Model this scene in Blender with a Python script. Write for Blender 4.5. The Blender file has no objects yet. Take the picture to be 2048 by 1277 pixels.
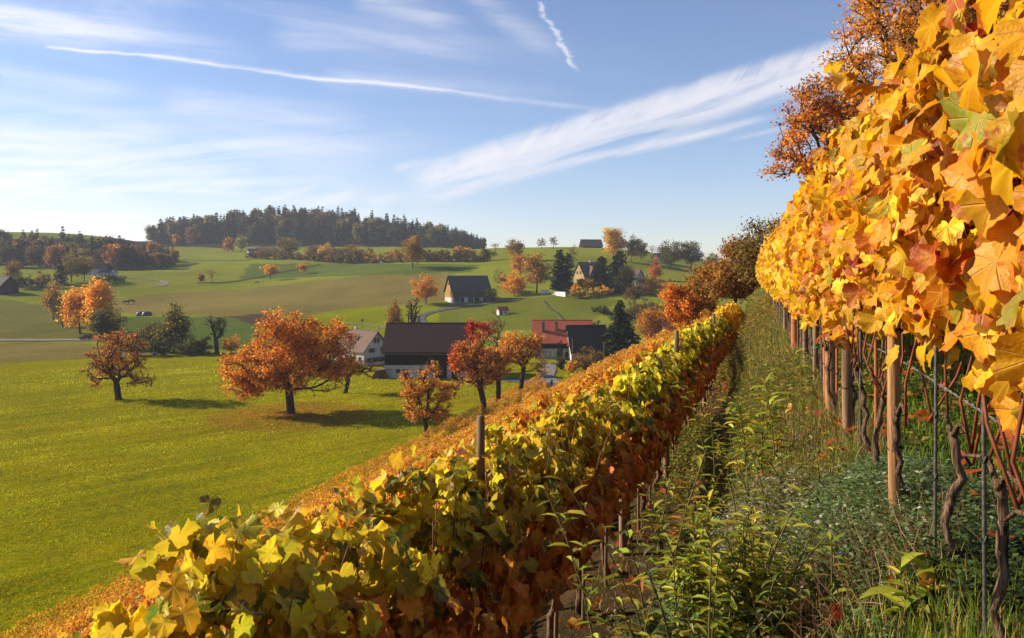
import bpy, math, random
import numpy as np
from mathutils import Vector, Matrix
from mathutils.bvhtree import BVHTree

SC = bpy.context.scene
COLL = SC.collection
RS = np.random.default_rng(11)
F, CX, HY = 1593.0, 1024.0, 545.0        # focal length, centre column and eye-level row of the photograph, in its pixels
R = math.radians

# ------------------------------------------------------------------ camera
cam_d = bpy.data.cameras.new('camera'); cam = bpy.data.objects.new('camera', cam_d); COLL.objects.link(cam)
cam.location = (0, 0, 0); cam.rotation_euler = (R(90), 0, 0)
cam_d.sensor_width = 36.0; cam_d.lens = 36.0*F/2048.0
cam_d.shift_y = -(638.5-HY)/2048.0
cam_d.clip_start = 0.05; cam_d.clip_end = 12000
SC.camera = cam

# ------------------------------------------------------------------ light
SUN_AZ, SUN_EL = 75.0, 27.0              # degrees left of the view axis, degrees up
SUN_STRENGTH = 5.0
SKY_STRENGTH = 0.06
EXPOSURE = 0.8
sd = Vector((-math.sin(R(SUN_AZ))*math.cos(R(SUN_EL)), math.cos(R(SUN_AZ))*math.cos(R(SUN_EL)), math.sin(R(SUN_EL))))
sun_d = bpy.data.lights.new('sun', 'SUN'); sun = bpy.data.objects.new('sun', sun_d); COLL.objects.link(sun)
sun_d.energy = SUN_STRENGTH; sun_d.angle = R(0.6); sun_d.color = (1.0, 0.86, 0.66)
sun.rotation_euler = (-sd).to_track_quat('-Z', 'Y').to_euler()
SC.view_settings.view_transform = 'Standard'; SC.view_settings.look = 'None'
SC.view_settings.exposure = EXPOSURE; SC.view_settings.gamma = 1.0
try: SC.view_settings.use_curve_mapping = False
except Exception: pass
SC.cycles.max_bounces = 6; SC.cycles.diffuse_bounces = 3; SC.cycles.glossy_bounces = 2
SC.cycles.transmission_bounces = 3; SC.cycles.volume_bounces = 0; SC.cycles.transparent_max_bounces = 4
SC.cycles.caustics_reflective = False; SC.cycles.caustics_refractive = False
SC.cycles.use_adaptive_sampling = True; SC.cycles.adaptive_threshold = 0.015
SC.cycles.use_denoising = True

class NT:
    """small helper round a node tree"""
    def __init__(s, tree): s.t = tree; s.t.nodes.clear()
    def n(s, typ, **kw):
        nd = s.t.nodes.new(typ)
        for k, v in kw.items():
            setattr(nd, k, v)
        return nd
    def put(s, sock, v):
        if isinstance(v, bpy.types.NodeSocket): s.t.links.new(v, sock)
        elif isinstance(v, (tuple, list)) and len(v) == 3 and sock.type == 'RGBA': sock.default_value = (*v, 1)
        else: sock.default_value = v
    def m(s, op, a, b=None, c=None, clamp=False):
        nd = s.n('ShaderNodeMath', operation=op, use_clamp=clamp); s.put(nd.inputs[0], a)
        if b is not None: s.put(nd.inputs[1], b)
        if c is not None: s.put(nd.inputs[2], c)
        return nd.outputs[0]
    def ramp(s, v, a, b, lo=0.0, hi=1.0, smooth=True):
        nd = s.n('ShaderNodeMapRange', interpolation_type='SMOOTHSTEP' if smooth else 'LINEAR')
        for i, x in enumerate((v, a, b, lo, hi)): s.put(nd.inputs[i], x)
        return nd.outputs[0]
    def noise(s, vec, scale, detail=4, rough=0.55, dist=0.0):
        nd = s.n('ShaderNodeTexNoise'); s.put(nd.inputs['Vector'], vec)
        nd.inputs['Scale'].default_value = scale; nd.inputs['Detail'].default_value = detail
        nd.inputs['Roughness'].default_value = rough; nd.inputs['Distortion'].default_value = dist
        return nd.outputs['Fac']
    def xyz(s, x, y, z=0.0):
        nd = s.n('ShaderNodeCombineXYZ')
        for i, v in enumerate((x, y, z)): s.put(nd.inputs[i], v)
        return nd.outputs[0]
    def mix(s, f, a, b, blend='MIX'):
        nd = s.n('ShaderNodeMix', data_type='RGBA', blend_type=blend); s.put(nd.inputs[0], f)
        s.put(nd.inputs[6], a); s.put(nd.inputs[7], b)
        return nd.outputs[2]
    def scale(s, vec, sx, sy, sz=1.0):
        nd = s.n('ShaderNodeMapping'); s.put(nd.inputs[0], vec); nd.inputs[3].default_value = (sx, sy, sz)
        return nd.outputs[0]

# ------------------------------------------------------------------ sky: Nishita plus cirrus and vapour trails laid out by direction
world = bpy.data.worlds.new('World'); SC.world = world; world.use_nodes = True
w = NT(world.node_tree)
world.cycles.sampling_method = 'MANUAL'; world.cycles.sample_map_resolution = 256
sky = w.n('ShaderNodeTexSky', sky_type='NISHITA', sun_disc=False)
sky.sun_elevation = R(SUN_EL); sky.sun_rotation = R(-SUN_AZ)
sky.air_density = 1.0; sky.dust_density = 0.25; sky.ozone_density = 2.0; sky.altitude = 500
geo = w.n('ShaderNodeTexCoord')
sep = w.n('ShaderNodeSeparateXYZ'); w.put(sep.inputs[0], geo.outputs['Generated'])
dx, dy, dz = sep.outputs
dys = w.m('MAXIMUM', dy, 0.05)
U = w.m('DIVIDE', dx, dys); V = w.m('DIVIDE', dz, dys)      # tangent coordinates of the sky in front
front = w.ramp(dy, 0.05, 0.3)
def tp(px, py): return ((px-CX)/F, (HY-py)/F)
def line_coords(a, b):
    (x0, y0), (x1, y1) = tp(*a), tp(*b)
    L = math.hypot(x1-x0, y1-y0); ux, uy = (x1-x0)/L, (y1-y0)/L
    rx = w.m('SUBTRACT', U, x0); ry = w.m('SUBTRACT', V, y0)
    t = w.m('DIVIDE', w.m('ADD', w.m('MULTIPLY', rx, ux), w.m('MULTIPLY', ry, uy)), L)
    p = w.m('SUBTRACT', w.m('MULTIPLY', ry, ux), w.m('MULTIPLY', rx, uy))
    return t, p, L
def window(t, a, b, c, d):
    return w.m('MULTIPLY', w.ramp(t, a, b), w.ramp(t, c, d, 1.0, 0.0))
wobA = w.m('SUBTRACT', w.noise(w.xyz(w.m('MULTIPLY', U, 9.0), 1.7, 0.0), 1.0, 2), 0.5)
wobB = w.m('SUBTRACT', w.noise(w.xyz(w.m('MULTIPLY', U, 60.0), w.m('MULTIPLY', V, 60.0), 0.0), 1.0, 2), 0.5)
wobV = w.m('SUBTRACT', w.noise(w.xyz(w.m('MULTIPLY', V, 55.0), 5.0, 0.0), 1.0, 2), 0.5)
grainH = w.noise(w.xyz(w.m('MULTIPLY', U, 7.0), w.m('MULTIPLY', w.m('ADD', V, w.m('MULTIPLY', U, 0.1)), 60.0), 0.0), 1.0, 5, 0.62)
grainR = w.noise(w.xyz(w.m('MULTIPLY', w.m('ADD', U, w.m('MULTIPLY', V, 0.3)), 9.0), w.m('MULTIPLY', w.m('SUBTRACT', V, w.m('MULTIPLY', U, 0.3)), 62.0), 0.0), 1.0, 5, 0.62)
def streak(a, b, half, amp, edge=(0.0, 0.1, 0.8, 1.0), wob=0.0, wf=6.0, grain=0.5, gs=None, seed=0.0, wob2=0.0):
    """soft fibrous line of cloud from a to b (photo pixels), half width in pixels"""
    t, p, L = line_coords(a, b)
    steep = abs(b[1]-a[1]) > abs(b[0]-a[0])
    if wob: p = w.m('ADD', p, w.m('MULTIPLY', wobV if steep else wobA, wob/F))
    if wob2: p = w.m('ADD', p, w.m('MULTIPLY', wobB, wob2/F))
    q = w.m('DIVIDE', p, half/F)
    g = w.m('EXPONENT', w.m('MULTIPLY', w.m('MULTIPLY', q, q), -1.0))
    nz = grainR if (b[1] < a[1] and not steep) else grainH
    g = w.m('MULTIPLY', g, w.m('MULTIPLY', w.ramp(nz, 0.5-grain*0.45, 0.5+grain*0.35), amp))
    return w.m('MULTIPLY', g, window(t, *edge))
parts = []
# the long vapour trail on the left, with its fainter continuation
parts.append(streak((88, 90), (1040, 200), 2.6, 0.95, (0.0, 0.01, 0.75, 1.0), wob=26, wf=5, grain=0.4, gs=(40, 300), seed=1.0, wob2=6))
parts.append(streak((280, 112), (1040, 200), 6.0, 0.4, (0.0, 0.05, 0.6, 1.0), wob=20, wf=5, grain=0.5, gs=(30, 200), seed=1.5))
parts.append(streak((-60, 72), (30, 82), 3.0, 0.35, (0.0, 0.1, 0.7, 1.0), seed=1.7))
parts.append(streak((900, 185), (1240, 224), 5.0, 0.35, (0.0, 0.2, 0.6, 1.0), seed=2.0))
# the wriggling short trail at the top
parts.append(streak((1074, 2), (1160, 150), 4.5, 1.0, (0.0, 0.05, 0.75, 1.0), wob=34, wf=5, grain=0.25, gs=(30, 160), seed=4.0, wob2=18))
# straight thin trail low on the left
parts.append(streak((-40, 415), (350, 310), 3.0, 0.5, (0.0, 0.05, 0.7, 1.0), wob=6, wf=4, grain=0.3, seed=5.0))
# the broad feathered band rising to the right
t, p, L = line_coords((800, 398), (1700, 128))
up = w.m('MULTIPLY', p, F/100.0)
fib = w.noise(w.xyz(w.m('MULTIPLY', t, 2.6), w.m('MULTIPLY', p, 38.0), 7.0), 1.0, 6, 0.55, 0.25)
feather = w.noise(w.xyz(w.m('ADD', w.m('MULTIPLY', t, 17.0), w.m('MULTIPLY', p, -30.0)), w.m('MULTIPLY', p, 24.0), 9.0), 1.0, 6, 0.66, 0.9)
env = w.m('MULTIPLY', w.ramp(up, -0.42, -0.02), w.ramp(up, 0.16, 0.62, 1.0, 0.0))
core = w.m('MULTIPLY', env, w.ramp(fib, 0.34, 0.66))
fe = w.m('MULTIPLY', w.m('MULTIPLY', w.ramp(up, 0.05, 0.3), w.ramp(up, 0.3, 0.68, 1.0, 0.0)), w.ramp(feather, 0.3, 0.7))
band = w.m('ADD', w.m('MULTIPLY', core, 1.7), w.m('MULTIPLY', fe, 1.2))
parts.append(w.m('MULTIPLY', band, window(t, 0.0, 0.16, 1.1, 1.5)))
parts.append(streak((850, 372), (1700, 105), 13, 0.75, (0.0, 0.15, 0.95, 1.3), wob=14, wf=3, grain=0.45, gs=(9, 60), seed=11.0))
parts.append(streak((820, 400), (1550, 232), 10, 0.7, (0.0, 0.1, 0.75, 1.0), wob=14, wf=3, grain=0.5, gs=(9, 60), seed=12.0))
parts.append(streak((880, 340), (1300, 205), 14, 0.45, (0.0, 0.1, 0.6, 1.0), wob=14, wf=3, grain=0.5, gs=(9, 60), seed=12.5))
parts.append(streak((1150, 327), (1560, 232), 8, 0.55, (0.0, 0.15, 0.75, 1.05), wob=8, wf=3, grain=0.5, gs=(9, 70), seed=13.0))
parts.append(streak((1430, 285), (1570, 255), 5, 0.45, (0.0, 0.3, 0.8, 1.1), grain=0.4, seed=14.0))
for k, (a, b, h, am) in enumerate([((780, 342), (870, 318), 9, 0.6), ((560, 425), (735, 380), 11, 0.7), ((730, 408), (810, 390), 8, 0.5),
                                   ((500, 410), (660, 362), 9, 0.4), ((690, 430), (790, 418), 7, 0.4)]):
    parts.append(streak(a, b, h, am, (0.0, 0.25, 0.6, 1.0), wob=8, wf=3, grain=0.5, gs=(8, 60), seed=20.0+k))
for k, (a, b, h, am) in enumerate([((-80, 30), (330, 70), 34, 0.75), ((-60, 16), (560, 120), 22, 0.45), ((700, -25), (960, 70), 26, 0.5), ((920, -25), (1150, 130), 22, 0.32),
                                   ((-50, 262), (420, 272), 20, 0.75), ((-50, 290), (300, 306), 10, 0.6), ((-40, 140), (350, 200), 18, 0.35),
                                   ((-30, 345), (160, 345), 8, 0.5), ((300, 205), (760, 240), 26, 0.35), ((520, 60), (1050, 110), 30, 0.3), ((-30, 318), (260, 330), 7, 0.55), ((420, 290), (900, 300), 20, 0.3), ((620, 150), (1180, 190), 22, 0.22), ((150, 385), (620, 352), 7, 0.7), ((250, 380), (560, 390), 5, 0.6),
                                   ((-30, 370), (300, 400), 16, 0.6), ((-40, 430), (400, 440), 22, 0.7)]):
    parts.append(streak(a, b, h, am*1.15, (0.0, 0.15, 0.55, 1.0), wob=22, wf=2.5, grain=0.8, gs=(6, 45), seed=30.0+k))
# thin veil, thicker to the left and towards the horizon
vn = w.noise(w.xyz(w.m('ADD', w.m('MULTIPLY', U, 1.9), w.m('MULTIPLY', V, 1.2)), w.m('MULTIPLY', w.m('ADD', V, w.m('MULTIPLY', U, 0.16)), 11.0), 3.3), 1.0, 7, 0.6, 0.5)
veil = w.m('MULTIPLY', w.ramp(vn, 0.46, 0.72), w.ramp(U, -0.5, 0.28, 0.5, 0.05))
parts.append(w.m('MULTIPLY', w.m('MULTIPLY', veil, 0.5), w.ramp(V, 0.0, 0.05)))
vn2 = w.noise(w.xyz(w.m('MULTIPLY', U, 3.0), w.m('MULTIPLY', w.m('SUBTRACT', V, w.m('MULTIPLY', U, 0.08)), 46.0), 8.1), 1.0, 6, 0.55, 0.3)
parts.append(w.m('MULTIPLY', w.m('MULTIPLY', w.ramp(vn2, 0.45, 0.64), w.ramp(U, -0.6, 0.1, 0.6, 0.0)), w.ramp(V, 0.12, 0.24, 1.0, 0.0)))
# brightening of the milky air low down on the sunward side
parts.append(w.m('MULTIPLY', w.ramp(V, 0.0, 0.2, 0.22, 0.0), w.ramp(U, -0.72, 0.15, 1.0, 0.12)))
tot = parts[0]
for q in parts[1:]: tot = w.m('ADD', tot, q)
tot = w.m('SUBTRACT', 1.0, w.m('EXPONENT', w.m('MULTIPLY', tot, -1.25)))
tot = w.m('MULTIPLY', w.m('MULTIPLY', tot, front), w.ramp(dz, -0.02, 0.01))
bg1 = w.n('ShaderNodeBackground'); bg1.inputs['Strength'].default_value = SKY_STRENGTH
w.put(bg1.inputs['Color'], w.mix(1.0, sky.outputs[0], (1.38, 1.34, 1.5), 'MULTIPLY'))
bg2 = w.n('ShaderNodeBackground'); bg2.inputs['Strength'].default_value = SKY_STRENGTH
w.put(bg2.inputs['Color'], w.mix(w.ramp(U, -0.7, 0.35), (11.0, 10.8, 11.3), (8.4, 8.3, 9.0)))   # cirrus lights up towards the sun
mixs = w.n('ShaderNodeMixShader'); w.put(mixs.inputs[0], tot)
w.t.links.new(bg1.outputs[0], mixs.inputs[1]); w.t.links.new(bg2.outputs[0], mixs.inputs[2])
wo = w.n('ShaderNodeOutputWorld'); w.t.links.new(mixs.outputs[0], wo.inputs[0])

# ------------------------------------------------------------------ materials
def new_mat(name):
    m = bpy.data.materials.new(name); m.use_nodes = True
    return m, NT(m.node_tree)
def finish(nt, bsdf, bump=None, strength=0.4, dist=0.05):
    o = nt.n('ShaderNodeOutputMaterial')
    if bump is not None:
        b = nt.n('ShaderNodeBump'); b.inputs['Strength'].default_value = strength; b.inputs['Distance'].default_value = dist
        nt.put(b.inputs['Height'], bump)
        for nd in (bsdf if isinstance(bsdf, list) else [bsdf]):
            nt.t.links.new(b.outputs[0], nd.inputs['Normal'])
    nt.t.links.new((bsdf[0] if isinstance(bsdf, list) else bsdf).outputs[0], o.inputs[0])
def principled(nt, col, rough=0.8, spec=0.2, metal=0.0):
    b = nt.n('ShaderNodeBsdfPrincipled'); nt.put(b.inputs['Base Color'], col); nt.put(b.inputs['Roughness'], rough)
    b.inputs['Specular IOR Level'].default_value = spec; b.inputs['Metallic'].default_value = metal
    return b
def mottled(name, c1, c2, scale=3.0, rough=0.85, spec=0.2, bump=0.3, stretch=(1, 1, 1), metal=0.0, detail=5, dist=0.03):
    m, nt = new_mat(name)
    tc = nt.n('ShaderNodeTexCoord').outputs['Object']
    v = nt.scale(tc, *stretch)
    f = nt.noise(v, scale, detail, 0.6)
    f2 = nt.noise(v, scale*0.17, 3)
    col = nt.mix(nt.ramp(f, 0.3, 0.7), c1, c2)
    col = nt.mix(nt.ramp(f2, 0.35, 0.7, 0.0, 0.35), col, tuple(x*0.55 for x in c1))
    finish(nt, principled(nt, col, rough, spec, metal), f, bump, dist)
    return m
def leaf_mat(name, transl=0.4, veins=False, rough=0.45, spec=0.25, tboost=1.15):
    m, nt = new_mat(name)
    a = nt.n('ShaderNodeAttribute', attribute_name='Col').outputs['Color']
    rnd = nt.n('ShaderNodeNewGeometry').outputs['Random Per Island']
    h = nt.n('ShaderNodeHueSaturation'); nt.put(h.inputs['Color'], a)
    nt.put(h.inputs['Hue'], nt.ramp(rnd, 0, 1, 0.485, 0.515, False)); nt.put(h.inputs['Value'], nt.ramp(rnd, 0, 1, 0.72, 1.2, False))
    col = h.outputs[0]; bump = None
    if veins:
        uv = nt.n('ShaderNodeAttribute', attribute_name='luv').outputs['Vector']
        s = nt.n('ShaderNodeSeparateXYZ'); nt.put(s.inputs[0], uv)
        x, y = s.outputs[0], s.outputs[1]
        vmin = None
        for ang in (90, 47, 133, 5, 175):
            ux, uy = math.cos(R(ang)), math.sin(R(ang))
            al = nt.m('ADD', nt.m('MULTIPLY', x, ux), nt.m('MULTIPLY', y, uy))
            pe = nt.m('ABSOLUTE', nt.m('SUBTRACT', nt.m('MULTIPLY', x, uy), nt.m('MULTIPLY', y, ux)))
            d = nt.m('ADD', pe, nt.m('MULTIPLY', nt.m('LESS_THAN', al, 0.0), 1.0))
            vmin = d if vmin is None else nt.m('MINIMUM', vmin, d)
        vein = nt.ramp(vmin, 0.008, 0.03, 1.0, 0.0)
        off = nt.xyz(nt.m('ADD', x, nt.m('MULTIPLY', rnd, 50.0)), y, nt.m('MULTIPLY', rnd, 31.0))
        n1 = nt.noise(off, 2.6, 5, 0.65)
        r2 = nt.m('ADD', nt.m('MULTIPLY', x, x), nt.m('MULTIPLY', y, y))
        blot = nt.ramp(nt.m('ADD', n1, nt.m('MULTIPLY', r2, 0.20)), 0.58, 0.74)
        blot = nt.m('MULTIPLY', blot, nt.ramp(rnd, 0.25, 0.75, 0.15, 1.0))
        col = nt.mix(nt.m('MULTIPLY', blot, 0.85), col, (0.40, 0.07, 0.016))
        n2 = nt.noise(off, 1.2, 3)
        col = nt.mix(nt.ramp(n2, 0.45, 0.7, 0.0, 0.45), col, (0.75, 0.42, 0.05))
        spot = nt.ramp(nt.noise(off, 7.0, 3), 0.70, 0.78)
        col = nt.mix(nt.m('MULTIPLY', spot, 0.7), col, (0.16, 0.05, 0.02))
        col = nt.mix(nt.m('MULTIPLY', vein, 0.5), col, (0.75, 0.5, 0.16))
        small = nt.n('ShaderNodeTexVoronoi'); small.inputs['Scale'].default_value = 9.0; nt.put(small.inputs['Vector'], off)
        bump = nt.m('ADD', nt.m('MULTIPLY', vein, -0.6), nt.m('MULTIPLY', small.outputs['Distance'], 0.14))
    b = principled(nt, col, rough, spec)
    t = nt.n('ShaderNodeBsdfTranslucent')
    nt.put(t.inputs['Color'], nt.mix(1.0, col, (tboost, tboost*0.95, tboost*0.7), 'MULTIPLY'))
    if bump is not None:
        bn = nt.n('ShaderNodeBump'); bn.inputs['Strength'].default_value = 0.6; bn.inputs['Distance'].default_value = 0.014
        nt.put(bn.inputs['Height'], bump)
        nt.t.links.new(bn.outputs[0], b.inputs['Normal'])
    mx = nt.n('ShaderNodeMixShader'); mx.inputs[0].default_value = transl
    nt.t.links.new(b.outputs[0], mx.inputs[1]); nt.t.links.new(t.outputs[0], mx.inputs[2])
    o = nt.n('ShaderNodeOutputMaterial'); nt.t.links.new(mx.outputs[0], o.inputs[0])
    return m
M = {}
M['leaf_near'] = leaf_mat('vine_leaf_near', 0.45, True)
M['leaf'] = leaf_mat('leaf', 0.45)
M['tree_leaf'] = leaf_mat('tree_leaf', 0.42, rough=0.6, spec=0.15, tboost=1.3)
M['needle'] = leaf_mat('needle', 0.12, rough=0.7, spec=0.1)
M['grass'] = leaf_mat('grass_blade', 0.42, rough=0.5, spec=0.2)
M['bark'] = mottled('bark', (0.03, 0.02, 0.014), (0.085, 0.058, 0.04), 9, 0.9, 0.1, 0.8, (1, 1, 0.25))
M['vine_bark'] = mottled('vine_bark', (0.025, 0.015, 0.010), (0.27, 0.17, 0.11), 70, 0.95, 0.03, 1.0, (1, 1, 0.13), dist=0.022)
M['cane'] = mottled('cane', (0.14, 0.035, 0.018), (0.30, 0.085, 0.035), 40, 0.55, 0.3, 0.2, (1, 1, 0.3), dist=0.004)
M['post_new'] = mottled('peeled_wood', (0.17, 0.08, 0.032), (0.46, 0.25, 0.105), 60, 0.75, 0.2, 0.9, (1, 1, 0.05), dist=0.006)
M['post_old'] = mottled('weathered_wood', (0.13, 0.075, 0.04), (0.30, 0.19, 0.11), 26, 0.85, 0.15, 0.8, (1, 1, 0.06), dist=0.01)
M['post_red'] = mottled('reddish_wood', (0.30, 0.09, 0.03), (0.45, 0.16, 0.06), 22, 0.7, 0.2, 0.5, (1, 1, 0.07), dist=0.006)
M['metal'] = mottled('galvanised_rod', (0.10, 0.085, 0.075), (0.22, 0.19, 0.17), 60, 0.45, 0.5, 0.1, metal=0.7)
M['wire'] = mottled('wire', (0.35, 0.33, 0.32), (0.5, 0.48, 0.46), 60, 0.4, 0.5, 0.1, metal=0.8)
M['tie'] = mottled('rubber_tie', (0.01, 0.01, 0.01), (0.02, 0.02, 0.02), 30, 0.6, 0.3, 0.1)
M['tie_green'] = mottled('green_tie', (0.03, 0.30, 0.16), (0.06, 0.42, 0.24), 30, 0.6, 0.3, 0.1)
M['plaster'] = mottled('white_plaster', (0.42, 0.42, 0.42), (0.56, 0.555, 0.54), 1.2, 0.9, 0.2, 0.1)
M['plaster_grey'] = mottled('old_plaster', (0.30, 0.27, 0.24), (0.52, 0.47, 0.42), 0.9, 0.9, 0.2, 0.2)
M['plaster_ochre'] = mottled('ochre_plaster', (0.30, 0.21, 0.09), (0.40, 0.29, 0.13), 0.9, 0.9, 0.2, 0.2)
def planks(name, c1, c2, width=0.22, axis=0):
    m, nt = new_mat(name)
    tc = nt.n('ShaderNodeTexCoord').outputs['Object']
    s = nt.n('ShaderNodeSeparateXYZ'); nt.put(s.inputs[0], tc)
    u = nt.m('DIVIDE', nt.m('ADD', s.outputs[0], s.outputs[1]) if axis == 0 else s.outputs[2], width)
    cell = nt.m('FLOOR', u); fr = nt.m('FRACT', u)
    wn = nt.n('ShaderNodeTexWhiteNoise', noise_dimensions='1D'); nt.put(wn.inputs['W'], cell)
    n = nt.noise(nt.scale(tc, 3, 3, 0.35 if axis == 0 else 3), 2.0, 4)
    f = nt.m('ADD', nt.m('MULTIPLY', wn.outputs[0], 0.6), nt.m('MULTIPLY', n, 0.5))
    gap = nt.m('MULTIPLY', nt.ramp(fr, 0.0, 0.06), nt.ramp(fr, 0.94, 1.0, 1.0, 0.0))
    col = nt.mix(f, c1, c2)
    finish(nt, principled(nt, col, 0.85, 0.15), gap, 0.7, 0.03)
    return m
M['dark_timber'] = planks('dark_timber', (0.012, 0.009, 0.007), (0.035, 0.025, 0.018))
M['gold_timber'] = planks('weathered_golden_boards', (0.22, 0.12, 0.035), (0.42, 0.25, 0.075), 0.5)
M['olive_timber'] = planks('olive_grey_boards', (0.07, 0.07, 0.045), (0.13, 0.12, 0.075), 0.5)
M['door_wood'] = planks('door_boards', (0.03, 0.02, 0.015), (0.07, 0.045, 0.03))
M['brown_slats'] = planks('brown_boards', (0.10, 0.05, 0.03), (0.2, 0.1, 0.06), 0.3)
def tiles(name, c1, c2, row=0.34, colw=0.22, spec=0.2, rough=0.8, patch=None):
    m, nt = new_mat(name)
    tc = nt.n('ShaderNodeTexCoord').outputs['Object']
    s = nt.n('ShaderNodeSeparateXYZ'); nt.put(s.inputs[0], tc)
    rr = nt.m('DIVIDE', s.outputs[2], row*0.62); cell = nt.m('FLOOR', rr); fr = nt.m('FRACT', rr)
    cc = nt.m('ADD', nt.m('DIVIDE', s.outputs[0], colw), nt.m('MULTIPLY', cell, 0.5)); c2_ = nt.m('FLOOR', cc); fc = nt.m('FRACT', cc)
    wn = nt.n('ShaderNodeTexWhiteNoise', noise_dimensions='3D'); nt.put(wn.inputs['Vector'], nt.xyz(c2_, cell, 0.0))
    n = nt.noise(tc, 0.55, 5, 0.65); n3 = nt.noise(nt.scale(tc, 1.2, 1.2, 0.25), 1.0, 4)
    f = nt.m('ADD', nt.m('MULTIPLY', wn.outputs['Value'], 0.45), nt.m('MULTIPLY', n, 0.6))
    col = nt.mix(f, c1, c2)
    col = nt.mix(nt.ramp(n3, 0.5, 0.72, 0.0, 0.55), col, patch or tuple(x*0.5 for x in c1))
    bump = nt.m('ADD', fr, nt.m('MULTIPLY', nt.ramp(fc, 0.0, 0.12), 0.4))
    finish(nt, principled(nt, col, rough, spec), bump, 0.5, 0.04)
    return m
M['roof_dark'] = tiles('dark_brown_tiles', (0.026, 0.012, 0.011), (0.05, 0.021, 0.018), patch=(0.02, 0.014, 0.015))
M['roof_brown'] = tiles('brown_tiles', (0.10, 0.065, 0.05), (0.19, 0.12, 0.095), patch=(0.075, 0.055, 0.05))
M['roof_red'] = tiles('red_tiles', (0.30, 0.055, 0.028), (0.48, 0.13, 0.065), patch=(0.26, 0.06, 0.04))
M['roof_black'] = tiles('slate_tiles', (0.010, 0.010, 0.012), (0.02, 0.02, 0.023), patch=(0.010, 0.010, 0.012))
M['roof_grey'] = tiles('grey_tiles', (0.055, 0.05, 0.045), (0.11, 0.095, 0.08), patch=(0.05, 0.045, 0.035))
M['glass'] = mottled('window_glass', (0.012, 0.014, 0.018), (0.025, 0.028, 0.032), 1.0, 0.15, 0.5, 0.0)
M['frame'] = mottled('window_frame', (0.10, 0.07, 0.055), (0.16, 0.12, 0.10), 4, 0.7, 0.2, 0.0)
M['frame_white'] = mottled('white_frame', (0.6, 0.6, 0.6), (0.75, 0.75, 0.75), 4, 0.7, 0.2, 0.0)
M['brick'] = mottled('chimney_stone', (0.16, 0.13, 0.12), (0.3, 0.25, 0.22), 4, 0.9, 0.1, 0.4)
M['asphalt'] = mottled('asphalt', (0.06, 0.058, 0.06), (0.11, 0.105, 0.105), 1.5, 0.9, 0.2, 0.2)
M['asphalt_pale'] = mottled('pale_asphalt', (0.15, 0.125, 0.115), (0.22, 0.19, 0.175), 1.5, 0.9, 0.2, 0.2)
M['gravel'] = mottled('gravel', (0.14, 0.12, 0.09), (0.24, 0.2, 0.15), 2.5, 0.95, 0.1, 0.3)
M['paint_white'] = mottled('white_paint', (0.7, 0.7, 0.68), (0.82, 0.82, 0.8), 3, 0.6, 0.3, 0.0)
M['car_black'] = mottled('black_car_paint', (0.012, 0.013, 0.016), (0.018, 0.019, 0.022), 1, 0.22, 0.6, 0.0)
M['car_silver'] = mottled('silver_car_paint', (0.45, 0.46, 0.48), (0.52, 0.53, 0.55), 1, 0.3, 0.6, 0.0)
M['tyre'] = mottled('tyre', (0.012, 0.012, 0.012), (0.02, 0.02, 0.02), 8, 0.9, 0.1, 0.1)
M['tarp'] = mottled('dark_tarp', (0.03, 0.035, 0.045), (0.06, 0.07, 0.085), 1.5, 0.4, 0.4, 0.3)
M['skin'] = mottled('skin', (0.45, 0.26, 0.18), (0.52, 0.32, 0.23), 8, 0.6, 0.2, 0.0)
M['blue_cloth'] = mottled('blue_cloth', (0.03, 0.20, 0.34), (0.06, 0.30, 0.46), 6, 0.9, 0.1, 0.1)
M['dark_cloth'] = mottled('dark_cloth', (0.018, 0.018, 0.025), (0.035, 0.035, 0.045), 6, 0.9, 0.1, 0.1)
M['cream_cloth'] = mottled('cream_cloth', (0.5, 0.42, 0.34), (0.6, 0.52, 0.42), 6, 0.9, 0.1, 0.1)
M['rust_cloth'] = mottled('rust_cloth', (0.28, 0.07, 0.04), (0.36, 0.11, 0.06), 6, 0.9, 0.1, 0.1)
M['hair'] = mottled('hair', (0.03, 0.018, 0.01), (0.06, 0.035, 0.02), 20, 0.7, 0.2, 0.1)
M['cow_dark'] = mottled('dark_cow_hide', (0.015, 0.011, 0.009), (0.04, 0.028, 0.02), 2, 0.85, 0.1, 0.1)
M['cow_pale'] = mottled('pale_hide', (0.4, 0.35, 0.28), (0.55, 0.5, 0.42), 2, 0.85, 0.1, 0.1)

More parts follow.
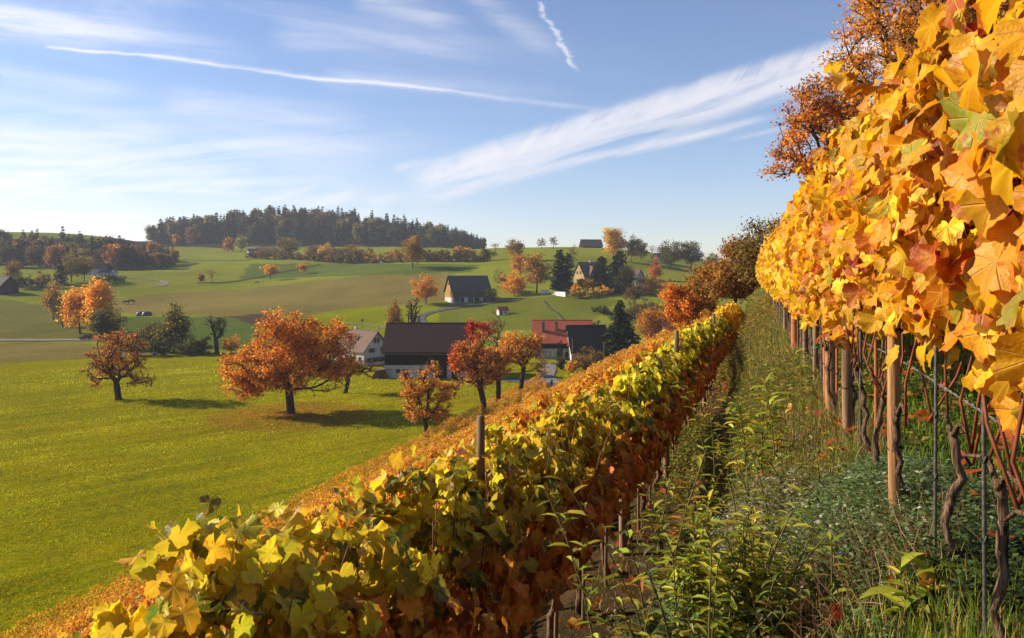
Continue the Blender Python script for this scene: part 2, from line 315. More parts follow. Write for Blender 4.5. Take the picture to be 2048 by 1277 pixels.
# ------------------------------------------------------------------ mesh and object helpers
def mesh_np(name, Vv, faces, mat=None, col=None, luv=None, smooth=False):
    """mesh from numpy arrays: faces = list of (M,k) index arrays"""
    me = bpy.data.meshes.new(name)
    Vv = np.asarray(Vv, dtype=np.float32)
    faces = [np.asarray(f, dtype=np.int32) for f in faces if len(f)]
    me.vertices.add(len(Vv)); me.vertices.foreach_set('co', Vv.ravel())
    nl = sum(f.size for f in faces); npoly = sum(len(f) for f in faces)
    me.loops.add(nl); me.polygons.add(npoly)
    me.loops.foreach_set('vertex_index', np.concatenate([f.ravel() for f in faces]))
    tot = np.concatenate([np.full(len(f), f.shape[1], dtype=np.int32) for f in faces])
    st = np.concatenate([[0], np.cumsum(tot)[:-1]]).astype(np.int32)
    me.polygons.foreach_set('loop_start', st); me.polygons.foreach_set('loop_total', tot)
    if smooth: me.polygons.foreach_set('use_smooth', np.ones(npoly, dtype=bool))
    if col is not None:
        a = me.attributes.new('Col', 'FLOAT_COLOR', 'POINT')
        c4 = np.ones((len(Vv), 4), dtype=np.float32); c4[:, :3] = col
        a.data.foreach_set('color', c4.ravel())
    if luv is not None:
        a = me.attributes.new('luv', 'FLOAT_VECTOR', 'POINT')
        a.data.foreach_set('vector', np.asarray(luv, dtype=np.float32).ravel())
    if mat is not None: me.materials.append(mat)
    me.update(); me.validate()
    return me
def obj(name, me, parent=None, loc=None):
    o = bpy.data.objects.new(name, me); COLL.objects.link(o)
    if parent is not None: o.parent = parent
    if loc is not None: o.location = loc
    return o
def tag(o, label, cat, group=None):
    o['label'] = label; o['category'] = cat
    if group: o['group'] = group
    return o
def thing(name, label, cat, loc=(0, 0, 0), rz=0.0, group=None, scale=1.0):
    o = bpy.data.objects.new(name, None); COLL.objects.link(o)
    o.empty_display_size = 0.2
    o.location = loc; o.rotation_euler = (0, 0, rz)
    o.scale = (scale, scale, scale) if not isinstance(scale, (tuple, list)) else scale
    return tag(o, label, cat, group)
def copy_tree(o, parent=None):
    c = o.copy(); COLL.objects.link(c)
    if parent is not None: c.parent = parent
    for ch in list(o.children): copy_tree(ch, c)
    return c
class MB:
    """collects polygons of any kind into one mesh"""
    def __init__(s): s.v = []; s.f = []
    def add(s, vs, fs):
        n = len(s.v); s.v += [tuple(v) for v in vs]; s.f += [tuple(i+n for i in f) for f in fs]; return s
    def box(s, x0, x1, y0, y1, z0, z1):
        return s.add([(x0, y0, z0), (x1, y0, z0), (x1, y1, z0), (x0, y1, z0), (x0, y0, z1), (x1, y0, z1), (x1, y1, z1), (x0, y1, z1)],
                     [(0, 3, 2, 1), (4, 5, 6, 7), (0, 1, 5, 4), (1, 2, 6, 5), (2, 3, 7, 6), (3, 0, 4, 7)])
    def hexa(s, b, t):
        return s.add(list(b)+list(t), [(0, 3, 2, 1), (4, 5, 6, 7), (0, 1, 5, 4), (1, 2, 6, 5), (2, 3, 7, 6), (3, 0, 4, 7)])
    def tube(s, pts, rad, k=8):
        pts = [Vector(p) for p in pts]; n = len(pts)
        rad = list(rad) if hasattr(rad, '__len__') else [rad]*n
        vs, fs = [], []
        for i, p in enumerate(pts):
            d = (pts[min(i+1, n-1)]-pts[max(i-1, 0)]).normalized()
            a = Vector((1, 0, 0)) if abs(d.x) < 0.8 else Vector((0, 1, 0))
            u = d.cross(a).normalized(); v = d.cross(u)
            for j in range(k):
                an = 2*math.pi*j/k
                vs.append(p+u*math.cos(an)*rad[i]+v*math.sin(an)*rad[i])
        for i in range(n-1):
            for j in range(k):
                j2 = (j+1) % k
                fs.append((i*k+j, i*k+j2, (i+1)*k+j2, (i+1)*k+j))
        fs.append(tuple(range(k))[::-1]); fs.append(tuple(range((n-1)*k, n*k)))
        return s.add(vs, fs)
    def prism(s, prof, y0, y1):
        """profile in x,z extruded along y"""
        k = len(prof)
        return s.add([(x, y0, z) for x, z in prof]+[(x, y1, z) for x, z in prof],
                     [tuple(range(k)), tuple(range(k, 2*k))[::-1]]+[(j, j+k, (j+1) % k+k, (j+1) % k) for j in range(k)])
    def build(s, name, mat, parent=None, smooth=False, loc=None):
        me = bpy.data.meshes.new(name); me.from_pydata(s.v, [], s.f)
        if mat is not None: me.materials.append(mat)
        if smooth: me.polygons.foreach_set('use_smooth', [True]*len(me.polygons))
        me.update()
        return obj(name, me, parent, loc)

# ------------------------------------------------------------------ terrain
ROWT = 0.2925                              # the vine rows run along (ROWT, 1)
RD = np.array([ROWT, 1.0]); RD = RD/np.linalg.norm(RD)
RN = np.array([-RD[1], RD[0]])             # towards the valley (left)
ROW_ANG = math.atan2(RD[1], RD[0])
def wp(px, py, Y): return ((px-CX)/F*Y, Y, (HY-py)/F*Y)
ctrl = []
for px, py, Y in [
    (0, 680, 259), (170, 680, 259), (330, 706, 218), (450, 708, 215), (700, 706, 218), (950, 712, 210), (1150, 715, 206),
    (-300, 680, 259), (-600, 640, 300), (-700, 560, 500), (0, 640, 315), (0, 600, 380), (100, 640, 330), (60, 560, 500), (60, 530, 600), (-300, 560, 500),
    (0, 495, 700), (100, 466, 820), (220, 475, 860), (300, 489, 900), (-200, 470, 820), (150, 520, 640), (300, 530, 600), (200, 552, 470),
    (400, 489, 900), (560, 493, 860), (680, 495, 830), (800, 497, 790), (950, 503, 750), (500, 459, 990), (640, 455, 980), (760, 470, 920), (900, 492, 850),
    (330, 560, 480), (240, 590, 400), (300, 625, 330), (400, 640, 300), (600, 636, 300), (540, 563, 470), (620, 548, 520), (420, 562, 470),
    (400, 515, 650), (500, 516, 630), (640, 521, 570), (760, 525, 530), (960, 526, 480), (850, 560, 400), (700, 580, 390), (500, 595, 385), (700, 625, 315),
    (1000, 497, 600), (1100, 498, 530), (1200, 498, 510), (1270, 508, 495), (1330, 522, 480), (1400, 545, 450), (1500, 548, 440),
    (825, 535, 430), (900, 605, 330), (970, 600, 335), (850, 608, 325), (845, 640, 290), (1000, 600, 335), (1100, 590, 335), (1005, 630, 290), (1100, 640, 272),
    (1190, 650, 255), (1250, 690, 225), (1170, 575, 352), (1150, 522, 430), (1250, 560, 385), (1320, 562, 380), (1390, 592, 330), (1290, 640, 270), (1480, 600, 320)]:
    ctrl.append(wp(px, py, Y))
for x in (-200, -140, -90, -45, 0, 40):
    for y in (-40, 30, 80, 130, 175): ctrl.append((x, y, -22.0))
for x in (-900, -450, 0, 350, 700):
    ctrl.append((x, 1500, 0 if x < 0 else -40)); ctrl.append((x, 2200, -60))
ctrl += [(120, 700, 4), (260, 800, -10), (200, 500, -2), (330, 500, -8), (-20, 700, 10), (60, 850, 0), (-500, 1150, 25), (-250, 1250, 25), (300, 200, -22), (450, 350, -20),
         (-420, 60, -22), (-450, 250, -20), (-900, 600, 10), (-800, 200, -18)]
ctrl = np.array(ctrl)
def _k(r2): return r2*np.log(r2+1e-9)*0.5
cs = ctrl[:, :2]/100.0
n_ = len(cs)
A_ = np.zeros((n_+3, n_+3)); A_[:n_, :n_] = _k(((cs[:, None]-cs[None])**2).sum(-1))+np.eye(n_)*0.012
A_[:n_, n_:] = np.c_[np.ones(n_), cs]; A_[n_:, :n_] = A_[:n_, n_:].T
TPSW = np.linalg.solve(A_, np.r_[ctrl[:, 2], 0, 0, 0])
def tps(x, y):
    q = np.stack([x, y], -1)/100.0; out = np.empty(len(q))
    for i in range(0, len(q), 20000):
        b = q[i:i+20000]
        out[i:i+20000] = _k(((b[:, None]-cs[None])**2).sum(-1))@TPSW[:n_]+TPSW[n_]+b@TPSW[n_+1:]
    return out
def sst(a, b, x):
    t = np.clip((x-a)/(b-a), 0, 1); return t*t*(3-2*t)
def row_shift(y): return np.interp(y, [1.2, 3, 5, 9, 18, 25, 35, 60], [-.42, -.24, -.04, 0.2, 0.5, 0.67, 1.0, 1.3])
def hill(x, y):
    o = x-ROWT*y
    op = o-row_shift(y)*(1-sst(-1.0, 0.55, o))
    z = np.interp(op, [-70, -1.8, -1.45, -0.95, -0.75, 0.25, 0.74, 1.2, 3, 8, 30, 90, 300], [-36.4, -3.0, -2.92, -2.86, -2.7, -1.55, -1.15, -1.05, -0.55, 1.0, 7, 16, 30])
    z = z+0.15*sst(4, 30, y)*sst(-0.2, 0.6, o)-0.45*sst(12, 40, y)*(1-sst(-0.9, -0.3, op))*sst(-30, -4, op)
    z = z-0.115*np.maximum(0, -op-4)*sst(45, 110, y)
    yb = 47+2.7*np.maximum(0, -op)
    return z-0.30*np.maximum(0, y-yb)*(1-sst(1.5, 7, o))-0.1*np.maximum(0, y-150)*sst(1.5, 7, o)
def ground(x, y):
    x = np.atleast_1d(np.asarray(x, float)); y = np.atleast_1d(np.asarray(y, float))
    v = tps(x, y)
    far = sst(1300, 2400, np.hypot(x, y)); v = v*(1-far)-70*far
    v = np.clip(v, -75, 80)
    # the flat valley floor
    flat = (1-sst(185, 235, y))*(1-sst(60, 120, x)); v = v*(1-flat)+(-22.0)*flat
    h = hill(x, y)
    k = 1.2
    m = np.maximum(v, h)
    return m+np.log(np.exp((v-m)/k)+np.exp((h-m)/k))*k*np.where(np.abs(v-h) < 8, 1, 0)
def gz(x, y): return float(ground(x, y)[0])

th = np.radians(np.linspace(-78, 78, 560)); rr = np.concatenate([[0.3], np.geomspace(8.0, 5000, 620)])
TH, RR = np.meshgrid(th, rr)
gx = (RR*np.sin(TH)).ravel(); gy = (RR*np.cos(TH)).ravel()-12.0
gzv = ground(gx, gy)
# small unevenness of the slope and meadow
def vnoise(x, y, s, seed):
    r = np.random.default_rng(seed); g = r.random((257, 257))
    u = x/s; v = y/s; i = np.floor(u).astype(int); j = np.floor(v).astype(int); fu = u-i; fv = v-j
    fu = fu*fu*(3-2*fu); fv = fv*fv*(3-2*fv)
    a = g[i % 256, j % 256]; b = g[(i+1) % 256, j % 256]; c = g[i % 256, (j+1) % 256]; d = g[(i+1) % 256, (j+1) % 256]
    return (a*(1-fu)+b*fu)*(1-fv)+(c*(1-fu)+d*fu)*fv-0.5
dcam = np.hypot(gx, gy)
gzv += vnoise(gx, gy, 0.35, 1)*0.07*(dcam < 40)+vnoise(gx, gy, 1.3, 2)*0.10+vnoise(gx, gy, 9, 3)*0.22*sst(40, 80, dcam)+vnoise(gx, gy, 38, 4)*0.9*sst(150, 300, dcam)
nr, nt_ = TH.shape
idx = np.arange(nr*nt_).reshape(nr, nt_)
gf = np.stack([idx[:-1, :-1], idx[1:, :-1], idx[1:, 1:], idx[:-1, 1:]], -1).reshape(-1, 4)[:, ::-1]
# field colours by where the patch of ground lies
def in_poly(px, py, poly):
    ins = np.zeros(len(px), bool); n = len(poly)
    for i in range(n):
        x0, y0 = poly[i]; x1, y1 = poly[(i+1) % n]
        c = ((y0 > py) != (y1 > py)) & (px < (x1-x0)*(py-y0)/((y1-y0) if y1 != y0 else 1e-9)+x0)
        ins ^= c
    return ins
safe = np.maximum(gy, 0.5)
gpx = CX+F*gx/safe; gpy = HY-F*gzv/safe
MEADOW = np.array((0.27, 0.245, 0.004)); OLIVE = np.array((0.225, 0.18, 0.045)); BRIGHT = np.array((0.25, 0.265, 0.006)); HILLG = np.array((0.235, 0.25, 0.024))
SOIL = np.array((0.085, 0.05, 0.028)); GRASSY = np.array((0.085, 0.07, 0.025)); FOREST = np.array((0.05, 0.045, 0.02))
gc = np.tile(HILLG, (len(gx), 1))
gc[gy < 215] = MEADOW
for poly, c in [
    ([(200, 602), (330, 588), (500, 577), (640, 560), (800, 545), (915, 548), (905, 600), (780, 612), (680, 618), (600, 634), (400, 632), (260, 628), (200, 615)], OLIVE),
    ([(-600, 690), (0, 686), (160, 686), (330, 712), (0, 726), (-600, 730)], OLIVE*1.0),
    ([(-600, 600), (0, 598), (90, 612), (165, 655), (175, 678), (-600, 680)], np.array((0.165, 0.16, 0.035))),
    ([(600, 636), (690, 618), (790, 612), (870, 618), (900, 650), (700, 700), (600, 690)], BRIGHT),
    ([(240, 634), (460, 634), (640, 640), (620, 700), (240, 700)], np.array((0.11, 0.155, 0.025))),
    ([(455, 633), (520, 628), (580, 640), (510, 650)], np.array((0.10, 0.07, 0.04))),
    ([(500, 528), (860, 528), (960, 530), (940, 545), (700, 552), (480, 560)], np.array((0.115, 0.155, 0.025))),
    ([(880, 612), (1140, 590), (1240, 600), (1160, 660), (880, 660)], np.array((0.15, 0.165, 0.018))),
    ([(1080, 728), (1118, 726), (1122, 748), (1075, 742)], np.array((0.24, 0.19, 0.03)))]:
    m_ = in_poly(gpx, gpy, poly) & (gy > 190); gc[m_] = c
hz_ = hill(gx, gy); vall = gzv-hz_
onhill = (np.abs(vall) < 1.6) & (gy < 190)
gc[onhill] = SOIL*0.6+GRASSY*0.4
o_ = gx-ROWT*gy; op_ = o_-row_shift(gy)*(1-sst(-1.0, 0.55, o_))
pth = onhill & (op_ > -0.75); gc[pth] = GRASSY
pth = onhill & (o_ > 0.5); gc[pth] = np.array((0.045, 0.075, 0.015))
pth = onhill & (op_ > -1.35) & (op_ < -0.72); gc[pth] = SOIL
fm = (gy > 700) & (gpx > 330) & (gpx < 960) & (gpy < 494); gc[fm] = FOREST
fm = (gy > 580) & (gpx < 330) & (gpy > 478) & (gpy < 532); gc[fm] = FOREST
gc *= (1+0.25*vnoise(gx, gy, 14, 8)+0.2*vnoise(gx, gy, 60, 9))[:, None]
gm, g = new_mat('meadow_ground')
tc = g.n('ShaderNodeTexCoord').outputs['Object']
base = g.n('ShaderNodeAttribute', attribute_name='Col').outputs['Color']
fine = g.noise(tc, 2.2, 9, 0.78); mid = g.noise(tc, 0.45, 6, 0.6)
rot = g.n('ShaderNodeMapping'); g.put(rot.inputs[0], tc); rot.inputs[2].default_value = (0, 0, R(-47)); 
lines = g.noise(g.scale(rot.outputs[0], 0.05, 1.1, 0.02), 1.0, 5, 0.65)
rot2 = g.n('ShaderNodeMapping'); g.put(rot2.inputs[0], tc); rot2.inputs[2].default_value = (0, 0, R(8))
lines2 = g.noise(g.scale(rot2.outputs[0], 0.012, 0.16, 0.02), 1.0, 5, 0.65)
colr = g.mix(g.ramp(fine, 0.36, 0.64), base, g.mix(1.0, base, (0.40, 0.50, 0.6), 'MULTIPLY'))
colr = g.mix(g.ramp(mid, 0.42, 0.68, 0.0, 0.7), colr, g.mix(1.0, colr, (1.25, 0.98, 1.0), 'MULTIPLY'))
colr = g.mix(g.ramp(lines, 0.50, 0.62, 0.0, 0.75), colr, g.mix(1.0, colr, (0.62, 0.8, 0.8), 'MULTIPLY'))
colr = g.mix(g.ramp(lines2, 0.45, 0.7, 0.0, 0.6), colr, g.mix(1.0, colr, (1.2, 0.98, 1.0), 'MULTIPLY'))
gb = principled(g, colr, 1.0, 0.0)
finish(g, gb, g.m('ADD', g.m('MULTIPLY', fine, 0.7), g.m('MULTIPLY', lines, 0.6)), 0.9, 0.22)
terr_me = mesh_np('terrain', np.c_[gx, gy, gzv], [gf], gm, col=gc, smooth=True)
terrain = obj('terrain', terr_me); terrain['kind'] = 'structure'
bvh = BVHTree.FromPolygons([tuple(v) for v in np.c_[gx, gy, gzv]], [tuple(int(i) for i in f) for f in gf])
def P(px, py, Y=None):
    """the point of ground shown at a pixel, or the ground at distance Y under that column"""
    if Y is None:
        d = Vector(((px-CX)/F, 1, (HY-py)/F)).normalized()
        hit = bvh.ray_cast(Vector((0, 0, 0)), d, 4000)
        if hit[0] is not None: return hit[0]
        Y = 450
    return drop((px-CX)/F*Y, Y)
def drop(x, y):
    hit = bvh.ray_cast(Vector((x, y, 300)), Vector((0, 0, -1)), 800)
    return hit[0] if hit[0] is not None else Vector((x, y, gz(x, y)))
def drop_many(xs, ys):
    return np.array([drop(float(a), float(b))[2] for a, b in zip(xs, ys)])
def ribbon(name, pts, width, mat, lift=0.07, height=None, step=1.5):
    """a strip of road or path laid on the ground through world points"""
    pts = [Vector((p[0], p[1], 0)) for p in pts]
    dense = []
    for i in range(len(pts)-1):
        p0 = pts[max(i-1, 0)]; p1 = pts[i]; p2 = pts[i+1]; p3 = pts[min(i+2, len(pts)-1)]
        n = max(2, int((p2-p1).length/step))
        for k in range(n):
            t = k/n
            dense.append(0.5*((2*p1)+(p2-p0)*t+(2*p0-5*p1+4*p2-p3)*t*t+(3*p1-p0-3*p2+p3)*t**3))
    dense.append(pts[-1])
    b = MB(); vs, fs = [], []
    offs = [-0.5, -0.25, 0, 0.25, 0.5]
    for i, p in enumerate(dense):
        d = (dense[min(i+1, len(dense)-1)]-dense[max(i-1, 0)]).normalized(); nn = Vector((-d.y, d.x, 0))
        for j, of in enumerate(offs):
            q = p+nn*of*width; z = drop(q.x, q.y)[2]+lift
            if height: z += height*(1-abs(of)*2)
            vs.append((q.x, q.y, z))
    k = len(offs)
    for i in range(len(dense)-1):
        for j in range(k-1): fs.append((i*k+j, i*k+j+1, (i+1)*k+j+1, (i+1)*k+j))
    b.add(vs, fs)
    o = b.build(name, mat, smooth=True); o['kind'] = 'structure'
    return o

# ------------------------------------------------------------------ leaves
def frames(N, T):
    N = N/np.linalg.norm(N, axis=1, keepdims=True)
    T = T-(T*N).sum(1, keepdims=True)*N; T = T/np.maximum(np.linalg.norm(T, axis=1, keepdims=True), 1e-6)
    return np.stack([np.cross(T, N), T, N], 1)         # rows: side, tip, normal
def grape_template(rs, res):
    """a five lobed leaf lying in x,y, petiole at the origin, tip along +y"""
    key = [(0, 1.0), (22, .87), (48, .95), (74, .78), (102, .86), (130, .72), (158, .63), (176, .20)]
    ang = np.array([-a for a, _ in key[:0:-1]]+[a for a, _ in key]); rad = np.array([r for _, r in key[:0:-1]]+[r for _, r in key])
    if res == 'hi':
        t = np.linspace(-176, 176, 35); r = np.interp(t, ang, rad)
        r = r*(1+np.where(np.arange(35) % 2 == 0, .05, -.05))+rs.normal(0, .015, 35)
        rings = (.33, .68, 1.0)
    elif res == 'mid':
        t = np.array([-170, -128, -104, -74, -50, -24, 0, 24, 50, 74, 104, 128, 170.]); r = np.interp(t, ang, rad); rings = (1.0,)
    else:
        t = np.array([-150, -95, -45, 0, 45, 95, 150.]); r = np.array([.5, .78, .88, 1.0, .88, .78, .5]); rings = (1.0,)
    a = np.radians(t); k = len(t)
    pts = [np.array([[0, 0]])]+[np.c_[np.sin(a)*r*q, np.cos(a)*r*q] for q in rings]
    xy = np.concatenate(pts)
    ph = rs.uniform(0, 6.28, 4); fold = rs.uniform(-.12, .5); curl = rs.uniform(-.75, .35); cup = rs.uniform(-.25, .4)
    rr_ = np.hypot(xy[:, 0], xy[:, 1]); aa = np.arctan2(xy[:, 0], xy[:, 1])
    z = fold*np.abs(xy[:, 0])+curl*xy[:, 1]*np.abs(xy[:, 1])*.6+cup*rr_**2*np.sin(2*aa+ph[0])+.17*rr_**2*np.sin(3*aa+ph[1])+.10*rr_**2*np.sin(5*aa+ph[2])+.05*rr_*np.sin(9*aa+ph[3])
    f3 = np.array([[0, 1+i, 2+i] for i in range(k-1)]); f4 = []
    for q in range(len(rings)-1):
        o0 = 1+q*k; o1 = o0+k
        f4 += [[o0+i, o1+i, o1+i+1, o0+i+1] for i in range(k-1)]
    f3 = f3[:, ::-1]; f4 = np.array(f4).reshape(-1, 4)[:, ::-1]
    return dict(v=np.c_[xy, z], f3=f3, f4=f4)
def quad_template(asp=0.62, fold=0.12):
    v = np.array([[0, 0, 0], [asp*.5, .5, fold], [0, 1, 0], [-asp*.5, .5, fold]]); v[:, 1] -= 0.0
    return dict(v=v, f3=np.zeros((0, 3), int), f4=np.array([[0, 1, 2, 3]]))
def lance_template(wd=.28, droop=.3, fold=.1):
    v = np.array([[0, 0, 0], [wd*.45, .35, fold-droop*.1], [wd*.35, .7, fold-droop*.45], [0, 1, -droop], [-wd*.35, .7, fold-droop*.45], [-wd*.45, .35, fold-droop*.1], [0, .35, -droop*.1], [0, .7, -droop*.45]])
    return dict(v=v, f3=np.array([[0, 1, 6], [0, 6, 5], [2, 3, 7], [7, 3, 4]]), f4=np.array([[1, 2, 7, 6], [6, 7, 4, 5]]))
def scatter(templates, Pp, N, T, size, col, rs):
    """copies of the leaf templates at points Pp; returns vertices, faces, colours, leaf coordinates"""
    k = len(Pp); fr = frames(N, T); which = rs.integers(0, len(templates), k)
    Vs, F3, F4, C, L = [], [], [], [], []; off = 0
    for ti, t in enumerate(templates):
        ii = np.where(which == ti)[0]
        if not len(ii): continue
        v = np.einsum('va,kab->kvb', t['v'], fr[ii])*np.asarray(size)[ii][:, None, None]+Pp[ii][:, None, :]
        nv = len(t['v']); base_ = off+np.arange(len(ii))*nv
        Vs.append(v.reshape(-1, 3))
        if len(t['f3']): F3.append((t['f3'][None]+base_[:, None, None]).reshape(-1, 3))
        if len(t['f4']): F4.append((t['f4'][None]+base_[:, None, None]).reshape(-1, 4))
        C.append(np.repeat(col[ii], nv, 0)); L.append(np.tile(t['v'], (len(ii), 1)))
        off += nv*len(ii)
    fs = []
    if F3: fs.append(np.concatenate(F3))
    if F4: fs.append(np.concatenate(F4))
    return np.concatenate(Vs), fs, np.concatenate(C), np.concatenate(L)
def pick(rs, pal, n):
    """pal: list of (weight, rgb, spread)"""
    wts = np.array([p[0] for p in pal], float); i = rs.choice(len(pal), n, p=wts/wts.sum())
    c = np.array([p[1] for p in pal])[i]
    return np.clip(c*(1+rs.normal(0, .16, (n, 1)))*(1+rs.normal(0, .06, (n, 3))), 0.004, .9)

# ------------------------------------------------------------------ trees
def skeleton(rs, H, crown, trunk_h, r0, nt, lean=(0, 0), leader=.55, wig=.03, stems=1):
    """branch nodes grown from the trunk to points spread through the crown ellipsoids (cx,cy,cz,rx,ry,rz in units of H)"""
    cr = np.array(crown, float)*H
    wv = cr[:, 3]*cr[:, 4]*cr[:, 5]; wv = wv/wv.sum()
    tg = []
    while len(tg) < nt:
        e = cr[rs.choice(len(cr), p=wv)]
        d = rs.normal(size=3); d /= np.linalg.norm(d)
        q = e[:3]+d*e[3:]*rs.random()**.40
        if q[2] > trunk_h*.55: tg.append(q)
    tg = np.array(tg)
    pos, par, dirs, path = [], [], [], []
    step = H/26
    for st in range(stems):
        x = np.array([0, 0, -.02*H]) if stems == 1 else np.array([rs.normal(0, .02*H), rs.normal(0, .02*H), -.02*H])
        d0 = np.array([lean[0]+(rs.normal(0, .12) if stems > 1 else 0), lean[1]+(rs.normal(0, .12) if stems > 1 else 0), 1.0]); prev = -1; pl = 0
        while x[2] < leader*H:
            pos.append(x.copy()); par.append(prev); dirs.append(d0/np.linalg.norm(d0)); path.append(pl); prev = len(pos)-1
            d0 = d0+rs.normal(0, wig*3, 3)*(1 if x[2] > trunk_h else .35); d0[2] = max(d0[2], .75)
            x = x+d0/np.linalg.norm(d0)*step; pl += step
    order = np.argsort(np.linalg.norm(tg-np.array([lean[0]*trunk_h, lean[1]*trunk_h, trunk_h]), axis=1)+rs.normal(0, .04*H, nt))
    ends = []
    for ti in order:
        t = tg[ti]; Pn = np.array(pos); d = t-Pn; L = np.linalg.norm(d, axis=1)
        cost = L*1.25+.35*np.array(path)+1.1*np.maximum(0, Pn[:, 2]-t[2]+.1*L)+np.where(Pn[:, 2] < trunk_h*.85, 1e3, 0)
        dd = np.array(dirs); cost = cost+.35*L*(1-(dd*d).sum(1)/np.maximum(L, 1e-6))
        i = int(np.argmin(cost)); p0 = Pn[i]; L = L[i]
        c1 = p0+dirs[i]*L*.35+np.array([0, 0, .10*L])+rs.normal(0, .05*L, 3)
        n = max(1, int(round(L/step))); prev = i; last = p0
        for k in range(1, n+1):
            s = k/n; q = (1-s)**2*p0+2*s*(1-s)*c1+s*s*t+(rs.normal(0, wig*step*3, 3) if k < n else 0)
            v = q-last; ln = np.linalg.norm(v)+1e-6
            pos.append(q); par.append(prev); dirs.append(v/ln); path.append(path[prev]+ln); prev = len(pos)-1; last = q
        ends.append(prev)
    pos = np.array(pos); par = np.array(par); n = len(pos)
    rad = np.zeros(n); nch = np.zeros(n, int)
    for i in range(n):
        if par[i] >= 0: nch[par[i]] += 1
    acc = np.zeros(n)
    for i in range(n-1, -1, -1):
        r = max(acc[i]**(1/2.25) if acc[i] > 0 else 0, .05)
        rad[i] = r
        if par[i] >= 0: acc[par[i]] += r**2.25
    rad = rad/rad[0]*r0; rad = np.maximum(rad, H*.0011)
    rad[0] *= 1.35
    if n > 1: rad[1] *= 1.12
    return pos, par, rad, ends, tg
def tube_tree(pos, par, rad, rmin=0.0, extra=None, rs=None):
    """one mesh of tapering tubes along the branches"""
    n = len(pos); kids = [[] for _ in range(n)]
    for i in range(n):
        if par[i] >= 0: kids[par[i]].append(i)
    chains = []; stack = [i for i in range(n) if par[i] < 0]
    stack = [(-1, i) for i in stack]
    while stack:
        p, i = stack.pop(); ch = [p] if p >= 0 else []
        while True:
            ch.append(i)
            if not kids[i]: break
            ks = sorted(kids[i], key=lambda q: -rad[q])
            for q in ks[1:]: stack.append((i, q))
            i = ks[0]
        if rad[ch[min(1, len(ch)-1)]] >= rmin: chains.append(ch)
    V_, F_ = [], []; off = 0
    for ch in chains:
        pts = pos[ch]; rd = rad[ch].copy()
        if len(ch) > 1 and par[ch[0]] >= -1 and ch[0] != chains[0][0] and rd[0] > rd[1]*1.6: rd[0] = rd[1]*1.15
        k = 9 if rd.max() > .12 else (6 if rd.max() > .045 else 4 if rd.max() > .02 else 3)
        d = np.gradient(pts, axis=0); d /= np.maximum(np.linalg.norm(d, axis=1, keepdims=True), 1e-6)
        a = np.where(np.abs(d[:, :1]) < .8, np.array([[1., 0, 0]]), np.array([[0, 1., 0]]))
        u = np.cross(d, a); u /= np.maximum(np.linalg.norm(u, axis=1, keepdims=True), 1e-6); v = np.cross(d, u)
        an = np.arange(k)*2*math.pi/k
        ring = pts[:, None]+(u[:, None]*np.cos(an)[None, :, None]+v[:, None]*np.sin(an)[None, :, None])*rd[:, None, None]
        V_.append(ring.reshape(-1, 3)); m = len(ch)
        ii = np.arange(m-1)[:, None]*k; jj = np.arange(k)[None]; j2 = (jj+1) % k
        F_.append(np.stack([ii+jj, ii+j2, ii+k+j2, ii+k+jj], -1).reshape(-1, 4)+off); off += m*k
    return np.concatenate(V_), [np.concatenate(F_)]
def twigs(rs, pos, ends, H, n=3, ln=.05, droop=0.0):
    """short twigs at the branch tips, for trees seen bare"""
    ps, pr = [], []
    for e in ends:
        for _ in range(n):
            d = rs.normal(size=3); d[2] = abs(d[2])*.8-droop; d /= np.linalg.norm(d)
            ps.append(pos[e]+d*H*ln*rs.uniform(.5, 1.3)+np.array([0, 0, -droop*H*ln*.4])); pr.append(e)
    return np.array(ps), np.array(pr)
QT = [quad_template(.62, .1), quad_template(.8, .22), quad_template(.5, -.05)]
def deciduous(rs, H, crown, pal, trunk_h=.22, r0=None, nt=110, nleaf=5000, ls=.028, sigma=.04, lean=(0, 0), leader=.55, bare=None, colfn=None,
              ntw=3, twl=.05, twd=0.0, rmin=0.0, stems=1, wig=.03, clump=.30):
    """returns trunk mesh, crown mesh (or None) for a broadleaf tree of height H"""
    r0 = r0 or H*.026
    pos, par, rad, ends, tg = skeleton(rs, H, crown, trunk_h*H, r0, nt, lean, leader, wig, stems)
    p2, pa2 = twigs(rs, pos, ends, H, ntw, twl, twd)
    apos = np.concatenate([pos, p2]); apar = np.concatenate([par, pa2]); arad = np.concatenate([rad, np.full(len(p2), H*.0009)])
    tv, tf = tube_tree(apos, apar, arad, rmin)
    trunk = mesh_np('trunk', tv, tf, M['bark'], smooth=True)
    if not nleaf: return trunk, None
    src = np.concatenate([p2, pos[ends], pos[[par[e] for e in ends]]])
    keep = np.ones(len(src), bool)
    if bare is not None: keep = rs.random(len(src)) > bare(src/H)
    src = src[keep]
    wts = rs.gamma(1.6, 1.0, len(src)); wts /= wts.sum()
    ci = rs.choice(len(src), nleaf, p=wts)
    Pp = src[ci]+rs.normal(0, sigma*H, (nleaf, 3))*np.array([1, 1, .75])
    ctr = np.array([0, 0, H*.5]); N = rs.normal(size=(nleaf, 3))+.5*(Pp-ctr)/H+np.array([0, 0, .35]); T = rs.normal(size=(nleaf, 3))+np.array([0, 0, -.5])
    col = pick(rs, pal, nleaf)
    cc = 1+clump*rs.normal(size=len(src)); col = col*np.clip(cc, .55, 1.5)[ci][:, None]
    if colfn is not None: col = colfn(Pp/H, col, rs)
    v, f, c, _ = scatter(QT, Pp, N, T, H*ls*rs.uniform(.6, 1.35, nleaf), col, rs)
    return trunk, mesh_np('crown', v, f, M['tree_leaf'], col=c)
